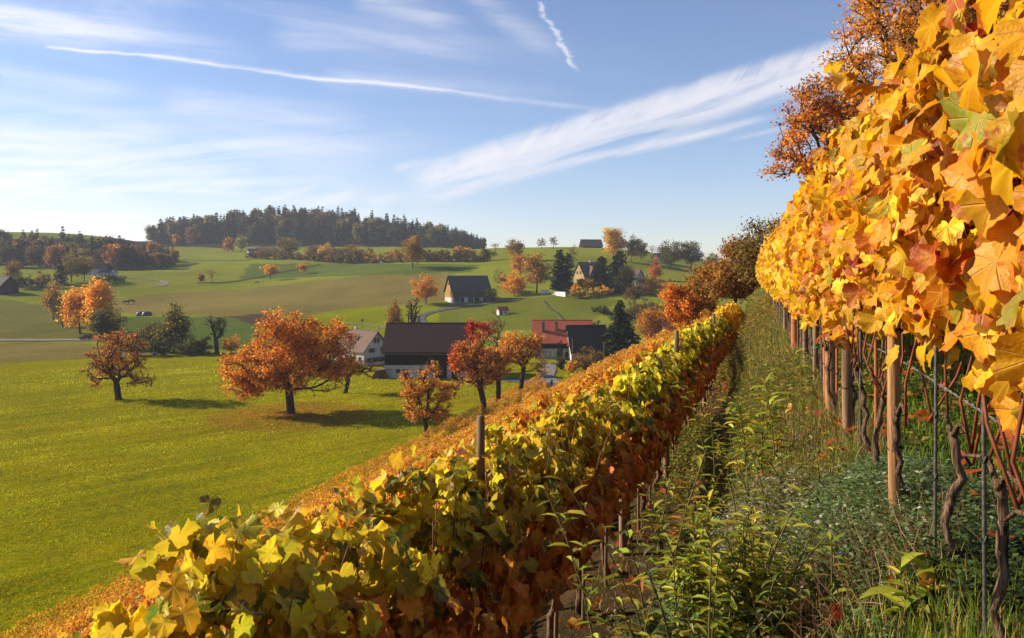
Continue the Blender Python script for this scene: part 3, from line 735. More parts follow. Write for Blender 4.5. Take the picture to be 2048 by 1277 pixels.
def conifer(rs, H, Rw, pal, nlev=26, per=9, seg=5, droop=.25, z0=.06, pw=.85, dens=1.0, lift=0.0):
    """tapered trunk plus whorls of drooping needle boughs"""
    tr = MB(); tr.tube([(0, 0, -.03*H), (0, 0, .5*H), (0, 0, .985*H)], [H*.017, H*.010, H*.002], 7)
    me = bpy.data.meshes.new('trunk'); me.from_pydata(tr.v, [], tr.f); me.materials.append(M['bark'])
    Pp, N, T, S = [], [], [], []
    for l in range(nlev):
        zf = z0+(1-z0)*(l+rs.uniform(-.3, .3))/nlev
        zf = min(max(zf, z0), .985)
        rad = Rw*(1-zf)**pw*rs.uniform(.78, 1.1)+Rw*.03
        for b in range(max(3, int(per*(1-.45*zf)))):
            a = rs.uniform(0, 6.283); dirh = np.array([math.cos(a), math.sin(a), 0]); rl = rad*rs.uniform(.6, 1.12)
            side = np.array([-dirh[1], dirh[0], 0])
            for s in range(seg):
                t = (s+rs.uniform(.2, .8))/seg
                q = np.array([0, 0, zf*H])+dirh*rl*t+np.array([0, 0, lift*rl*t-droop*rl*t*t])
                for sd_ in (-1, 1):
                    Pp.append(q+side*rs.normal(0, .03*rl)); T.append(dirh*(.75+rs.normal(0, .2))+side*sd_*rs.uniform(.25, .9)+np.array([0, 0, -.45-droop*t+rs.normal(0, .2)]))
                    N.append(np.array([0, 0, 1.0])+rs.normal(0, .45, 3)); S.append((.44*rl*(1-.3*t)+.022*H)*rs.uniform(.7, 1.3)*dens)
    Pp = np.array(Pp); n = len(Pp)
    col = pick(rs, pal, n)
    v, f, c, _ = scatter([quad_template(.62, .05), quad_template(.48, -.08)], Pp, np.array(N), np.array(T), np.array(S), col, rs)
    return me, mesh_np('crown', v, f, M['needle'], col=c)
ORANGE = [(5, (0.580, 0.219, 0.025), 0), (4, (0.469, 0.163, 0.025), 0), (3, (0.662, 0.326, 0.039), 0), (2, (0.264, 0.106, 0.024), 0), (1, (0.240, 0.156, 0.036), 0)]
GOLD = [(5, (0.690, 0.331, 0.028), 0), (3, (0.580, 0.277, 0.025), 0), (2, (0.442, 0.276, 0.041), 0)]
BRIGHTOR = [(5, (0.720, 0.331, 0.025), 0), (4, (0.718, 0.293, 0.021), 0), (2, (0.720, 0.414, 0.041), 0)]
YELLOW = [(5, (0.635, 0.414, 0.041), 0), (3, (0.497, 0.345, 0.041), 0), (2, (0.580, 0.276, 0.028), 0)]
OLIVE_T = [(4, (0.156, 0.144, 0.034), 0), (3, (0.240, 0.168, 0.036), 0), (2, (0.359, 0.207, 0.041), 0), (2, (0.096, 0.102, 0.024), 0)]
DARK_T = [(4, (0.054, 0.060, 0.022), 0), (3, (0.084, 0.078, 0.024), 0), (1, (0.144, 0.096, 0.024), 0)]
BROWN_T = [(4, (0.240, 0.114, 0.034), 0), (3, (0.168, 0.084, 0.030), 0), (1, (0.386, 0.179, 0.041), 0)]
RUST = [(4, (0.414, 0.138, 0.028), 0), (3, (0.264, 0.085, 0.022), 0), (2, (0.524, 0.211, 0.034), 0)]
PEAR = [(5, (.66, .27, .04), 0), (3, (.54, .19, .032), 0), (2, (.70, .36, .06), 0), (1.2, (.28, .12, .035), 0)]
NEEDLE = [(4, (.022, .034, .013), 0), (3, (.034, .047, .018), 0), (1, (.05, .055, .02), 0)]
YEW = [(4, (.016, .026, .013), 0), (3, (.026, .036, .016), 0)]
def place(name, label, cat, meshes, loc, rz=0.0, group=None, scale=1.0):
    t = thing(name, label, cat, loc, rz, group, scale)
    obj('trunk', meshes[0], t)
    if meshes[1] is not None: obj('crown', meshes[1], t)
    return t
# ------------------------------------------------------------------ buildings
def house(name, label, cat, loc, rz, L, W, eave, ridge, ov, wall, roof, group=None, ovg=0.5, base=None, base_h=0, gable=None):
    t = thing(name, label, cat, (loc[0], loc[1], loc[2]-0.25), rz, group)
    h, k = W/2, L/2
    b = MB(); z0 = base_h if base else -0.6
    if gable is None:
        b.add([(-k, -h, z0), (-k, h, z0), (-k, h, eave), (-k, 0, ridge), (-k, -h, eave), (k, -h, z0), (k, h, z0), (k, h, eave), (k, 0, ridge), (k, -h, eave)],
              [(0, 4, 3, 2, 1), (5, 6, 7, 8, 9), (0, 5, 9, 4), (1, 2, 7, 6)])
        b.build('wall', M[wall], t)
    else:
        b.add([(-k, -h, z0), (k, -h, z0), (k, -h, eave), (-k, -h, eave), (-k, h, z0), (k, h, z0), (k, h, eave), (-k, h, eave)], [(0, 1, 2, 3), (4, 7, 6, 5)])
        b.build('wall', M[wall], t)
        for s in (-1, 1):
            g_ = MB(); x = s*k
            g_.add([(x, -h, z0), (x, h, z0), (x, h, eave), (x, 0, ridge), (x, -h, eave)], [(0, 1, 2, 3, 4)]); g_.build('gable_wall', M[gable], t)
    if base:
        bb = MB(); p = 0.07; bb.box(-k-p, k+p, -h-p, h+p, -0.6, base_h); bb.build('base_wall', M[base], t)
    sl = (ridge-eave)/h; th_ = 0.22; r = MB()
    for s in (-1, 1):
        ye = s*(h+ov); ze = eave-ov*sl
        lo = [(-k-ovg, 0, ridge+.03), (k+ovg, 0, ridge+.03), (k+ovg, ye, ze+.03), (-k-ovg, ye, ze+.03)]
        if s > 0: lo = lo[::-1]
        r.hexa(lo, [(x, y, z+th_) for x, y, z in lo]) if s < 0 else r.hexa(lo, [(x, y, z+th_) for x, y, z in lo])
    ro = r.build('roof', M[roof], t)
    g2 = MB(); g2.tube([(-k-ovg, 0, ridge+th_+.03), (k+ovg, 0, ridge+th_+.03)], .12, 6); g2.build('ridge_cap', M[roof], ro)
    t['dims'] = (L, W, eave, ridge, base_h)
    return t, ro
def on_face(t, face, u, z, wd, ht, depth, proud):
    L, W = t['dims'][0], t['dims'][1]; a, b = u-wd/2, u+wd/2; e = proud
    if face == 'f': return (a, b, -W/2-e, -W/2+depth-e, z, z+ht)
    if face == 'b': return (a, b, W/2-depth+e, W/2+e, z, z+ht)
    if face == 'l': return (-L/2-e, -L/2+depth-e, a, b, z, z+ht)
    return (L/2-depth+e, L/2+e, a, b, z, z+ht)
def window_on(t, face, u, z, wd, ht, frame='frame', proud=0.10):
    o = MB(); f = 0.09
    for (uu, zz, ww, hh) in ((u-wd/2+f/2, z, f, ht), (u+wd/2-f/2, z, f, ht), (u, z+ht-f, wd-2*f, f), (u, z, wd-2*f, f), (u, z+ht*.5-f*.3, wd-2*f, f*.6)):
        o.box(*on_face(t, face, uu, zz, ww, hh, 0.12, proud))
    w_ = o.build('window', M[frame], t)
    p = MB(); p.box(*on_face(t, face, u, z+f, wd-2*f, ht-2*f, 0.05, proud-.04)); p.build('pane', M['glass'], w_)
    return w_
def shutters(t, face, u, z, wd, ht, mat='frame'):
    for s in (-1, 1):
        b = MB(); b.box(*on_face(t, face, u+s*(wd*.75), z, wd*.46, ht, 0.05, .13)); b.build('shutter', M[mat], t)
def door_on(t, face, u, z, wd, ht, mat='door_wood', proud=0.14):
    b = MB(); b.box(*on_face(t, face, u, z, wd, ht, 0.1, proud)); d = b.build('door', M[mat], t)
    h = MB(); h.box(*on_face(t, face, u+wd*.36, z+ht*.45, .08, .16, .06, proud+.05)); h.build('handle', M['metal'], d)
    return d
def chimney_on(t, roof, x, y, ztop, w_=0.75, mat='brick'):
    L, W, eave, ridge, _ = t['dims']; zr = ridge-abs(y)*(ridge-eave)/(W/2)-.5
    b = MB(); b.box(x-w_/2, x+w_/2, y-w_/2, y+w_/2, zr, ztop); b.box(x-w_*.62, x+w_*.62, y-w_*.62, y+w_*.62, ztop, ztop+.14)
    b.build('chimney', M[mat], roof)

# the long dark barn in the meadow
Yb = 165.0; gb_ = -22.0
t, ro = house('barn', 'long dark timber barn with brown tiled roof and white plastered base', 'barn', ((860.5-CX)/F*171, Yb+6, gb_), 0, 17.6, 12, 6.15, 11.1, 0.8,
              'dark_timber', 'roof_dark', ovg=0.6, base='plaster', base_h=3.0)
for u, wd, ht in ((2.9, 2.3, 3.1), (5.9, 1.6, 2.7), (-4.5, 1.1, 2.2)): door_on(t, 'f', u, -0.05, wd, ht, 'dark_timber', 0.17)
for u in (-6, -1.5): window_on(t, 'f', u, 1.4, 1.0, .8, proud=.17)
for u in (-8.72, -4.4, 0, 4.4, 8.72):
    b = MB(); b.box(u-.1, u+.1, -6.11, -5.95, 3.35, 6.0); b.build('post', M['dark_timber'], t)
b = MB(); b.tube([(-9.4, -6.95, 5.36), (9.4, -6.95, 5.36)], .09, 6); b.build('gutter', M['metal'], t)
bb = MB(); bb.box(-.25, .25, -.02, .02, 0, 3.4)
# white farmhouse beside it
hp = P(752, 731)
c45 = math.cos(R(-42)); s45 = math.sin(R(-42))
Lh, Wh = 13.0, 7.6
# local x (ridge) runs back to the left; the right gable looks to the camera's right
ang = R(-42); k = Lh/2
cx_ = hp.x-math.cos(ang)*k; cy_ = hp.y-math.sin(ang)*k+1.0
t, ro = house('farmhouse', 'white plastered farmhouse with brown tiled roof between the big orange tree and the long barn', 'house', (cx_, cy_, -22.0), ang, Lh, Wh, 3.9, 8.0, 0.6, 'plaster', 'roof_brown', ovg=0.55)
for u, z, wd, ht in ((-.55, 5.5, .7, 1.15), (.45, 5.5, .7, 1.15), (-1.5, 3.25, .95, 1.0), (1.4, 3.35, .6, .95), (-2.4, 1.0, .8, 1.05), (-.5, 0.9, .9, 1.1), (1.2, 0.95, 1.0, 1.1), (2.7, 1.0, .7, 1.05)):
    window_on(t, 'r', u, z, wd, ht)
    if z < 3.3 and wd > .75: shutters(t, 'r', u, z, wd, ht)
for u in (-3.5, -.5, 2.6, 5.0): window_on(t, 'f', u, 1.2, .9, 1.1)
b = MB(); b.add([(1.2, -2.2, 5.95), (2.0, -2.2, 5.95), (2.0, -1.5, 6.75), (1.2, -1.5, 6.75), (1.2, -2.3, 6.05), (2.0, -2.3, 6.05), (2.0, -1.6, 6.85), (1.2, -1.6, 6.85)], [(0, 1, 2, 3), (7, 6, 5, 4), (0, 4, 5, 1), (1, 5, 6, 2), (2, 6, 7, 3), (3, 7, 4, 0)]); b.build('skylight', M['glass'], ro)
chimney_on(t, ro, -2.2, 0.5, 8.7, .55, 'plaster')
# barn on the hill with the golden gable
hp = P(928, 606); ang = R(24); L_, W_ = 16.8, 9.4
cx_ = hp.x+1.2; cy_ = hp.y+6.0
t, ro = house('hill_barn', 'weathered barn on the hillside with sunlit golden gable and grey tiled roof', 'barn', (cx_, cy_, drop(cx_, cy_)[2]-.1), ang, L_, W_, 4.6, 10.6, 0.5, 'olive_timber', 'roof_grey', ovg=.6, base='plaster', base_h=2.0, gable='gold_timber')
window_on(t, 'l', 0.0, 7.0, 1.0, 1.2)
for u, wd in ((-4.2, 1.6), (2.2, 2.2), (5.8, 1.4)): door_on(t, 'f', u, 0, wd, 1.9)
for u in (-6.4, -.6): 
    b = MB(); b.box(*on_face(t, 'f', u, 0.0, 2.4, 2.2, .1, .12)); b.build('boarding', M['olive_timber'], t)
# red roofed farm building and the black roofed one in front of it
hp = P(1110, 719); 
t, ro = house('farm_building', 'old farm building with red tiled roof, dark boards above and grey plaster below', 'house', (hp.x+2.2, hp.y+5.5, -22.0), R(-3), 13.8, 10.5, 4.9, 9.6, 0.9, 'dark_timber', 'roof_red', ovg=.9, base='plaster_grey', base_h=2.9)
chimney_on(t, ro, -4.9, -3.0, 9.6, .75); chimney_on(t, ro, -1.5, -2.7, 9.5, .7)
window_on(t, 'f', -.6, 1.2, .95, 1.1); window_on(t, 'f', -4.4, 1.2, .9, 1.1); door_on(t, 'f', 1.6, 0, 1.9, 2.1)
hp = P(1168, 722)
t, ro = house('dark_house', 'house with a large black slate roof and white sunlit gable beside the spruce', 'house', (hp.x+.9, hp.y+4.0, -22.2), R(7), 9.6, 10.0, 3.2, 8.7, 0.9, 'plaster', 'roof_black', ovg=.35)
for u, z in ((-2.0, 1.0), (.6, 1.0), (-.8, 4.4)): window_on(t, 'l', u, z, .9, 1.2, 'frame_white')
for u in (-2.6, .4, 3.0): window_on(t, 'f', u, 1.0, 1.0, 1.2, 'frame_white')
chimney_on(t, ro, 3.0, .6, 9.6, .5)
for z in (.9, 4.2):
    b = MB(); b.box(-5.3, -4.95, -3.0, -1.0, z-.25, z); b.build('flower_box', M['rust_cloth'], t)
# house with the small lit gable among the yellow bushes
def simple_house(name, label, px, py, Y, rz, L, W, eave, ridge, wall, roof, wins=(), z=None, group=None, **kw):
    p = P(px, py, Y); t, ro = house(name, label, 'house', (p.x, p.y, p.z if z is None else z), rz, L, W, eave, ridge, .7, wall, roof, group, **kw)
    for wn in wins: window_on(t, *wn)
    return t, ro
t, ro = simple_house('villa', 'house with brown roof and small sunlit timber gable above the yellow bushes', 1178, 570, 362, R(28), 11, 9, 4.6, 10.2, 'plaster_ochre', 'roof_brown',
                     [('l', -1.6, 5.0, 1.0, 1.3), ('l', 1.2, 5.0, 1.0, 1.3), ('l', -1.6, 1.5, 1.0, 1.3), ('l', 1.2, 1.5, 1.0, 1.3), ('f', -2, 1.8, 1, 1.3), ('f', 2, 1.8, 1, 1.3)])
b = MB(); b.add([(-3.2, -5.4, 4.6), (.4, -5.4, 4.6), (-1.4, -5.4, 8.4), (-3.2, -1, 4.6), (.4, -1, 4.6), (-1.4, -1, 8.4)], [(0, 1, 2), (3, 5, 4), (0, 3, 4, 1)]); gw = b.build('dormer', M['plaster_ochre'], t)
b = MB()
for s in (-1, 1):
    lo = [(-1.4, -6.0, 8.55), (-1.4+s*2.4, -6.0, 3.55+.3), (-1.4+s*2.4, -1, 3.55+.3), (-1.4, -1, 8.55)]
    b.hexa(lo if s < 0 else lo[::-1], [(x, y, z+.2) for x, y, z in (lo if s < 0 else lo[::-1])])
b.build('dormer_roof', M['roof_brown'], gw)
window_on(t, 'f', -1.4, 5.2, 1.6, 1.1, proud=1.02)
chimney_on(t, ro, 0.5, 0, 11.2, .7, 'plaster')
t, ro = simple_house('ridge_house', 'dark hipped farmhouse roof showing over the hill crest', 1182, 500, 520, R(8), 13, 9, 1.2, 5.2, 'dark_timber', 'roof_grey', [('f', -3, .1, 1, .9), ('f', 2, .1, 1, .9)])
t, ro = simple_house('shaded_house', 'pale house half hidden in the shade right of the dark conifers', 1263, 600, 345, R(-35), 8, 7, 6.0, 9.0, 'plaster_grey', 'roof_brown', [('f', -1.5, 3.6, 1, 1.4), ('f', 1.5, 3.6, 1, 1.4), ('f', 1.5, .8, 1, 1.4), ('r', 0, 3.6, 1, 1.3)])
t, ro = simple_house('timbered_house', 'white half-timbered house below the wood on the left', 191, 553, 480, R(62), 9, 8.4, 4.8, 9.0, 'plaster', 'roof_brown', [])
for z, us in ((.6, (-2.6, -.8, .9, 2.6)), (2.7, (-2.6, -.8, .9, 2.6)), (4.9, (-1.7, 0, 1.7)), (6.8, (-.7, .7))):
    for u in us: window_on(t, 'l', u, z, .8, 1.0)
b = MB()
for z in (2.4, 4.65, 6.5): b.box(-4.56, -4.45, -4.1+max(0, z-4.8)*.9, 4.1-max(0, z-4.8)*.9, z, z+.14)
for u in (-3.6, -1.7, 0.02, 1.75, 3.6): b.box(-4.58, -4.47, u-.06, u+.06, 0, 4.6)
b.build('timber_frame', M['frame'], t)
p = P(216, 551, 478)
t, ro = house('outbuilding', 'low white outbuilding beside the half-timbered house', 'shed', (p.x, p.y, p.z), R(-8), 9, 5, 2.2, 3.4, .3, 'plaster', 'roof_grey')
for u in (-2.5, 0, 2.5): window_on(t, 'f', u, .7, .9, .9)
t, ro = simple_house('forest_house', 'house with pale gable in front of the hilltop forest', 507, 497, 640, R(35), 9, 7.5, 3.4, 6.4, 'plaster', 'roof_brown', [('l', -1.2, 1.2, .9, 1.1), ('l', 1.2, 1.2, .9, 1.1)])
t, ro = simple_house('forest_cottage', 'small white gabled cottage at the forest edge left of the olive tree', 556, 499, 640, R(70), 7, 6, 2.8, 5.6, 'plaster', 'roof_brown', [('l', 0, 1.0, 1.2, 1.2)])
t, ro = simple_house('long_house', 'long low house with grey roof under the trees at the forest edge', 532, 491, 690, R(5), 16, 7, 3.0, 5.6, 'plaster_grey', 'roof_grey', [('f', -4, 1, 1, 1.1), ('f', 0, 1, 1, 1.1), ('f', 4, 1, 1, 1.1)])
t, ro = simple_house('skyline_house', 'small pale house on the right skyline beside the dark trees', 1319, 520, 470, R(38), 7, 5.5, 3.0, 5.4, 'plaster', 'roof_brown', [('l', 0, 1, 1, 1.1)])
t, ro = simple_house('roadside_house', 'dark roofed house in the shade at the left edge of the picture', 6, 588, 400, R(-30), 12, 9, 3.8, 8.4, 'dark_timber', 'roof_black', [('f', -3, 1.2, 1, 1.2), ('r', 0, 1.2, 1, 1.2)])
t, ro = simple_house('lower_house', 'house with dull red roof behind the round orange tree', 1338, 660, 232, R(10), 9, 7, 3.4, 6.6, 'plaster', 'roof_red', [('f', 0, 1.2, 1, 1.2)])
# small sheds
p = P(1005, 629)
t, ro = house('bee_house', 'little white hut with reddish roof alone on the green slope', 'hut', (p.x, p.y, p.z), R(20), 3.6, 2.4, 1.7, 2.7, .3, 'paint_white', 'roof_red', ovg=.3)
door_on(t, 'f', -.9, .2, .8, 1.4); window_on(t, 'f', .8, .7, .7, .6)
p = P(766, 526, 526)
t, ro = house('field_trailer', 'small white field hut in front of the long hedge', 'hut', (p.x, p.y, p.z), R(10), 4.2, 2.4, 2.0, 2.5, .15, 'paint_white', 'roof_grey', ovg=.15)
window_on(t, 'f', -.8, .9, .8, .7); door_on(t, 'f', 1.2, .2, .8, 1.6)
# white garden walls by the golden tree
def wall_line(name, label, a, b_, h=1.3, th_=.35, mat='paint_white'):
    a = P(*a); b_ = P(*b_); d = (b_-a); L = math.hypot(d.x, d.y); ang = math.atan2(d.y, d.x)
    t = thing(name, label, 'wall', (a.x, a.y, min(a.z, b_.z)), ang)
    m_ = MB(); m_.box(0, L, -th_/2, th_/2, -.6, h+abs(d.z)); m_.build('wall', M[mat], t)
    c = MB(); c.box(-.05, L+.05, -th_/2-.06, th_/2+.06, h+abs(d.z)+.003, h+abs(d.z)+.13); c.build('coping', M['plaster'], t)
wall_line('garden_wall', 'long white garden wall on the slope left of the yellow bushes', (1103, 590), (1131, 594))
wall_line('garden_wall', 'short white garden wall below the dark tall conifers, left of the longer one', (1082, 589), (1097, 587))
# stack of boards leaning beside the barn
p = P(762, 757)
t = thing('woodpile', 'low brown woodpile against the left end of the long barn', 'woodpile', (p.x, p.y, p.z))
b = MB()
for r_ in range(4):
    for c_ in range(7-r_):
        b.tube([(-1.6+c_*.5+r_*.25, -.9, .22+r_*.4), (-1.6+c_*.5+r_*.25, .9, .22+r_*.4)], .24, 7)
b.build('logs', M['brown_slats'], t); b = MB(); b.add([(-2.1, -1, 1.45), (1.8, -1, 2.0), (1.8, 1, 2.0), (-2.1, 1, 1.45), (-2.1, -1, 1.53), (1.8, -1, 2.08), (1.8, 1, 2.08), (-2.1, 1, 1.53)], [(0, 3, 2, 1), (4, 5, 6, 7), (0, 1, 5, 4), (1, 2, 6, 5), (2, 3, 7, 6), (3, 0, 4, 7)]); b.build('cover', M['roof_grey'], t)

# ------------------------------------------------------------------ roads and paths
ribbon('road_valley', [P(x, 681.5) for x in (-260, -120, 0, 90, 175, 230)], 4.6, M['asphalt_pale'], .25)
ribbon('road_hill', [P(*q) for q in ((868, 668), (848, 650), (841, 638), (852, 629), (885, 621), (930, 614), (975, 608), (1010, 603), (1040, 600))], 3.4, M['asphalt'], .22)
ribbon('road_farm', [(-14, 176), (-4, 166), (4, 158), (11, 152), (22, 147)], 4.5, M['asphalt'], .12)
ribbon('road_yard', [(8, 156), (7.2, 168), (8.2, 180), (9, 192)], 3.6, M['asphalt_pale'], .17)
ribbon('path_left_hill', [P(*q) for q in ((245, 557), (290, 559), (320, 562), (331, 567), (322, 572), (300, 574))], 4.0, M['gravel'], .2)
ribbon('path_right_hill', [P(*q) for q in ((1238, 541), (1262, 543), (1282, 548), (1284, 553), (1268, 559), (1250, 562))], 4.0, M['gravel'], .2)
ribbon('path_meadow', [P(*q) for q in ((690, 648), (720, 649), (750, 653), (790, 662), (830, 672))], 2.0, M['gravel'], .15)
BANK = mottled('grass_bank', (0.05, 0.06, 0.018), (0.10, 0.11, 0.03), .8, .95, .05, .4)
ribbon('terrace_bank', [P(*q) for q in ((395, 567), (450, 566), (500, 559), (545, 549), (590, 540), (640, 531))], 2.6, BANK, -.15, .7)
ribbon('terrace_bank', [P(*q) for q in ((365, 520), (400, 521.5), (450, 522), (500, 521))], 4.0, BANK, -.15, .7)
ribbon('terrace_bank', [P(*q) for q in ((1088, 603), (1094, 612), (1105, 622), (1118, 632), (1126, 642))], 2.5, BANK, -.15, .6)

# ------------------------------------------------------------------ trees of the meadow and the hills
def H_of(px_h, Y): return px_h/F*Y
rs = np.random.default_rng(3)
# the great orange tree
p = P(582, 828); H = H_of(219, p.y)
crown = [(-.03, 0, .78, .27, .26, .21), (0, .1, .62, .34, .30, .22), (-.33, -.05, .47, .27, .26, .20), (.38, .02, .62, .19, .22, .24), (.36, 0, .42, .24, .25, .2), (0, -.22, .45, .3, .2, .22),
         (-.40, 0, .25, .20, .2, .12), (-.15, -.05, .30, .22, .25, .13), (.28, 0, .24, .26, .2, .10), (0, .25, .45, .3, .2, .25), (-.5, 0, .42, .14, .16, .12)]
place('broadleaf_tree', 'largest orange tree, wide and round, alone on the meadow above its fallen leaves', 'tree',
      deciduous(rs, H, crown, [(5, (0.741, 0.267, 0.027), 0), (4, (0.606, 0.209, 0.027), 0), (2, (0.750, 0.377, 0.041), 0), (2, (0.290, 0.117, 0.021), 0)], trunk_h=.17, r0=H*.036, nt=320, nleaf=42000, ls=.02, sigma=.028, ntw=4, twl=.045, leader=.62,
                bare=lambda q: np.where((q[:, 0] > .08) & (q[:, 2] < .34), .93, .03), clump=.26), p)
TBIG = p
# pear trees
p = P(237, 800); H = H_of(146, p.y)
place('pear_tree', 'dark branched pear tree with thin rusty leaves at the left of the meadow', 'tree',
      deciduous(rs, H, [(0, 0, .62, .40, .38, .30), (-.28, 0, .42, .24, .25, .2), (.28, 0, .42, .24, .25, .22), (0, 0, .82, .25, .25, .16), (-.32, 0, .24, .14, .2, .08), (.36, 0, .26, .15, .2, .1)], [(4, (0.505, 0.168, 0.034), 0), (3, (0.264, 0.109, 0.026), 0), (3, (0.606, 0.257, 0.037), 0), (3, (0.132, 0.079, 0.026), 0)], trunk_h=.24, r0=H*.042, nt=170, nleaf=8500, ls=.023, sigma=.02, ntw=5, twl=.06, twd=.25,
                bare=lambda q: .12+.3*(np.abs(q[:, 0]) > .3), wig=.045), p)
p = P(690, 787); H = H_of(84, p.y)
place('pear_tree', 'small leaning pear tree with nearly bare drooping branches right of the great orange tree', 'tree',
      deciduous(rs, H, [(.1, 0, .72, .4, .35, .25), (.55, 0, .6, .3, .3, .22), (.7, 0, .35, .14, .15, .15)], RUST+OLIVE_T[:1], trunk_h=.25, r0=H*.05, nt=90, nleaf=3000, ls=.034, sigma=.035, lean=(.15, 0), ntw=6, twl=.11, twd=.5,
                bare=lambda q: np.where(q[:, 0] > .4, .75, .1), wig=.05), p)
p = P(853, 874); H = H_of(164, p.y)
place('pear_tree', 'nearest pear tree with open gnarled branches and orange leaf clumps before the barn', 'tree',
      deciduous(rs, H, [(-.17, 0, .5, .16, .2, .17), (.02, 0, .62, .16, .2, .2), (.05, 0, .85, .12, .14, .13), (.2, 0, .45, .13, .18, .16), (-.1, 0, .27, .16, .2, .07), (.12, 0, .28, .2, .2, .08), (-.25, 0, .7, .08, .12, .1)], PEAR+[(2, (0.750, 0.438, 0.084), 0)], trunk_h=.19, r0=H*.028, nt=150, nleaf=7500, ls=.025, sigma=.017, ntw=6, twl=.045,
                bare=lambda q: np.where((q[:, 2] > .8), .8, .12), wig=.05, clump=.35), p)
p = P(968, 829); H = H_of(190, p.y)
def redtop(q, c, r):
    m_ = np.clip((q[:, 2]-.72)*6+r.normal(0, .4, len(q)), 0, 1)*(q[:, 0] < .22)
    m2 = np.clip((-.26-q[:, 0])*8+r.normal(0, .3, len(q)), 0, 1)*(q[:, 2] > .45)
    m_ = np.maximum(m_, m2)[:, None]
    return c*(1-m_)+m_*np.array((.50, .035, .025))*(1+r.normal(0, .2, (len(q), 1)))
place('pear_tree', 'tall pear tree with a crimson red top at the right end of the barn', 'tree',
      deciduous(rs, H, [(-.14, 0, .62, .2, .22, .18), (-.04, 0, .86, .17, .18, .12), (-.28, 0, .55, .15, .15, .13), (-.36, 0, .30, .22, .12, .06), (.06, 0, .5, .15, .2, .2), (-.1, 0, .4, .16, .2, .12)], PEAR, trunk_h=.3, r0=H*.032, nt=180, nleaf=10500, ls=.024, sigma=.018, lean=(-.14, 0), ntw=4, twl=.04, colfn=redtop, wig=.05), p)
p = P(996, 813); H = H_of(140, p.y)
place('pear_tree', 'pear tree with dense orange-brown crown between the red-topped and rightmost pear trees', 'tree',
      deciduous(rs, H, [(-.05, .1, .62, .28, .28, .25), (.15, .1, .8, .2, .2, .16), (-.2, 0, .45, .2, .2, .14)], PEAR, trunk_h=.34, r0=H*.036, nt=120, nleaf=7500, ls=.028, sigma=.022, ntw=4, wig=.045), p)
p = P(1040, 790); H = H_of(134, p.y)
place('pear_tree', 'rightmost pear tree of the meadow row with golden orange leaves near the lamp post', 'tree',
      deciduous(rs, H, [(.02, 0, .65, .32, .3, .24), (-.15, 0, .85, .2, .2, .12), (.2, 0, .82, .16, .2, .13), (.3, 0, .42, .14, .18, .14), (-.3, 0, .5, .2, .2, .2)], PEAR+GOLD[:1], trunk_h=.33, r0=H*.034, nt=140, nleaf=7000, ls=.027, sigma=.02, ntw=4, wig=.05, bare=lambda q: np.where(q[:, 2] > .9, .6, .1)), p)
# nearer trees beyond the end of the rows
p = P(1368, 690, 60); H = 4.9
place('maple_tree', 'red and orange round tree just beyond the far end of the vine rows', 'tree',
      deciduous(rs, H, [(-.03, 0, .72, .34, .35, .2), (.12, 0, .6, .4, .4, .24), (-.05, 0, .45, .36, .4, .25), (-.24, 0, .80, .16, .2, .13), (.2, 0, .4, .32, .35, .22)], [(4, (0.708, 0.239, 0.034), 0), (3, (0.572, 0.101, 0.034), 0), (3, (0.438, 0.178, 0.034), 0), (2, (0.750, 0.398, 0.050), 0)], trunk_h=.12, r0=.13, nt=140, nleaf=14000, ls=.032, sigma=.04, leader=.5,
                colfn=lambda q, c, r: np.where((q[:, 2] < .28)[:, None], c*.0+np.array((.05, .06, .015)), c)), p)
p = P(1468, 655, 50); H = 5.6
place('broadleaf_tree', 'broad brown and olive autumn tree at the far end of the grassy path', 'tree',
      deciduous(rs, H, [(0, 0, .6, .4, .45, .28), (.12, 0, .82, .26, .3, .17), (-.2, 0, .48, .26, .4, .22), (.25, 0, .55, .22, .35, .25), (.28, 0, .9, .14, .2, .12)], [(4, (0.264, 0.132, 0.034), 0), (3, (0.172, 0.132, 0.033), 0), (3, (0.505, 0.257, 0.048), 0), (2, (0.572, 0.178, 0.037), 0)], trunk_h=.2, r0=.13, nt=170, nleaf=20000, ls=.028, sigma=.04, leader=.55, bare=lambda q: np.where(q[:, 2] > .96, .5, .03)), p)
p = P(1526, 600, 40); H = 4.0
place('shrub', 'dark olive bush between the brown autumn tree and the golden vine row', 'shrub',
      deciduous(rs, H, [(0, 0, .5, .35, .4, .45)], OLIVE_T+BROWN_T, trunk_h=.08, r0=.1, nt=70, nleaf=5000, ls=.035, sigma=.06), p)
